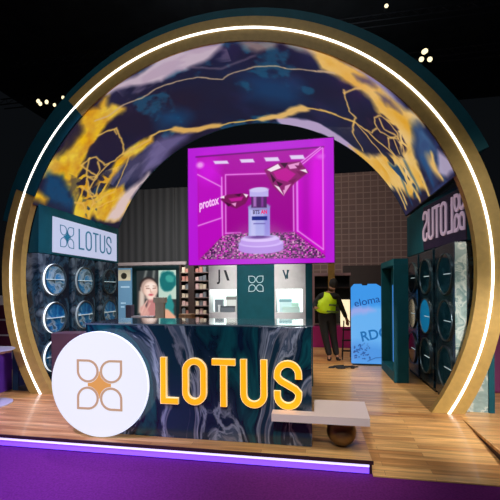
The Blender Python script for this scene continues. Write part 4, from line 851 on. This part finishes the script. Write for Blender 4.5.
cluster((5.74, 11, 11.0), 4, 'warm spotlight cluster hanging in the dark at upper right beyond the teal ring', .11)
cluster((4.5, 11.5, 13.6), 1, 'single dim spotlight high up near the top right', .09)

for nm, y, z in (('upper dark lattice truss crossing the hall behind the arch top', 12.5, 13.8), ('lower dark lattice truss behind the upper left spotlights', 11.6, 11.3)):
    mb = MB()
    for dy in (0, .4): mb.tube((-15, y + dy, z), (15, y + dy, z), .03, seg=6)
    mb.tube((-15, y + .2, z + .4), (15, y + .2, z + .4), .03, seg=6)
    for k in range(50): mb.tube((-15 + k * .6, y, z), (-14.7 + k * .6, y + .2, z + .4), .015, seg=5); mb.tube((-14.7 + k * .6, y + .2, z + .4), (-14.4 + k * .6, y, z), .015, seg=5)
    o = mb.build('hanging_truss', mat('dull black steel', rgb(60, 62, 66), .5, .5), loc=(0, y, z)); tag(o, nm, 'truss')
def area(name, loc, target, size, power, col, sy=None):
    l = bpy.data.lights.new(name, 'AREA'); l.energy = power; l.color = col; l.size = size
    if sy: l.shape = 'RECTANGLE'; l.size_y = sy
    o = bpy.data.objects.new(name, l); COL.objects.link(o); o.location = loc
    o.rotation_euler = (Vector(target) - Vector(loc)).to_track_quat('-Z', 'Y').to_euler(); return o
def spot(name, loc, target, power, col, ang=60, blend=.8, rad=.15):
    l = bpy.data.lights.new(name, 'SPOT'); l.energy = power; l.color = col; l.spot_size = math.radians(ang); l.spot_blend = blend; l.shadow_soft_size = rad
    o = bpy.data.objects.new(name, l); COL.objects.link(o); o.location = loc
    o.rotation_euler = (Vector(target) - Vector(loc)).to_track_quat('-Z', 'Y').to_euler(); return o
area('hall_light_front', (0, -5.5, 8.5), (0, 0, .6), 4, 130, (.88, .92, 1), 2)
spot('counter_fill', (.6, -6.5, 5.2), (.1, -1.0, .3), 900, (.88, .93, 1), 38)  # added spot, brightens the counter and the low front of the booth
spot('stage_spot_right', (2.0, .4, 4.7), (2.3, -.3, 0), 1900, (1, .84, .58), 80)
spot('stage_spot_centre', (1.2, 1.2, 4.6), (1.9, 1.4, 0), 800, (1, .84, .6), 70)
spot('stage_spot_left', (-1.9, -.3, 4.4), (-2.5, -.6, 0), 280, (.66, .6, 1), 75)
spot('left_wall_fill', (.2, -.2, 4.4), (-2.9, 1.1, 1.3), 420, (.82, .92, 1), 48)  # added fill for the left towers, no visible lamp
spot('ring_foot_fill', (4.5, -5, 3.0), (2.95, 0, .3), 1700, (1, .92, .9), 28)  # added spot that brightens the right ring foot
spot('ring_foot_fill.001', (-1.0, -5, 3.0), (-3.0, 0, .7), 600, (.86, .84, 1), 30)  # added lavender spot for the left ring foot
spot('ring_side_light', (5.5, -5.5, 3.4), (3.3, 0, 2.1), 620, (1, .96, .82), 26)
spot('right_wall_fill', (.2, -.2, 4.4), (2.9, 1.0, 1.2), 160, (.86, .94, 1), 46)  # added fill so the right towers show more
spot('carpet_fill', (-2.6, -4.5, 6), (-2.1, -2.1, -.1), 2500, (.42, .33, 1), 44)  # added violet spot, strengthens the glow on the left carpet
area('hall_light_back', (0, 5.0, 9), (0, 8, 3), 6, 80, (1, .9, .82), 1)
area('ceiling_fill', (0, 9, 11.5), (0, 9, 16), 10, 90, (.8, .9, 1))  # added upward light, lifts the black ceiling a little
spot('niche_wall_fill', (.3, -2.6, 4.0), (.3, 1.0, 1.6), 800, (1, .97, .92), 24)  # added front spot, brightens the panels above the niches
area('neighbour_fill', (-2.6, 3.8, 4.0), (-2.4, 5.6, 1), 1.5, 150, (1, .95, .9))  # unseen light added to brighten the shelving
area('neighbour_fill.002', (-2.5, 1.4, 3.8), (-2.5, 3.2, 1), .6, 40, (1, .96, .92))  # unseen light added for the grey stands
spot('bench_fill', (2.6, -3.2, 4.4), (1.3, -1.2, .3), 260, (1, .86, .74), 26)  # added warm spot, lightens the bench
area('neighbour_fill.001', (1.9, 1.9, 4.4), (1.8, 3.6, .9), 1.0, 60, (1, .9, .85))  # unseen light added to brighten the worker and blue sign

# ------------------------------------------------------------------ world, camera, view
w = bpy.data.worlds.new('World'); sc.world = w; w.use_nodes = True
w.node_tree.nodes['Background'].inputs['Color'].default_value = (.02, .024, .03, 1); w.node_tree.nodes['Background'].inputs['Strength'].default_value = .15
cam = bpy.data.cameras.new('Camera'); co = bpy.data.objects.new('Camera', cam); COL.objects.link(co); sc.camera = co
yaw, roll = -.1732, -.0068
F = Vector((math.sin(yaw), math.cos(yaw), 0)); r0 = Vector((math.cos(yaw), -math.sin(yaw), 0)); u0 = Vector((0, 0, 1))
r = r0 * math.cos(roll) + u0 * math.sin(roll); u = -r0 * math.sin(roll) + u0 * math.cos(roll)
mt = Matrix((r, u, -F)).transposed().to_4x4(); mt.translation = Vector((1.1784, -4.6915, 1.5)); co.matrix_world = mt
cam.sensor_width = 36; cam.sensor_fit = 'HORIZONTAL'; cam.lens = 359.92 / 500 * 36; cam.shift_y = 40.655 / 500; cam.clip_end = 200; cam.clip_start = .05
vs = sc.view_settings; vs.view_transform = 'Standard'; vs.look = 'None'; vs.exposure = 0; vs.gamma = 1
try: vs.use_curve_mapping = False
except Exception: pass
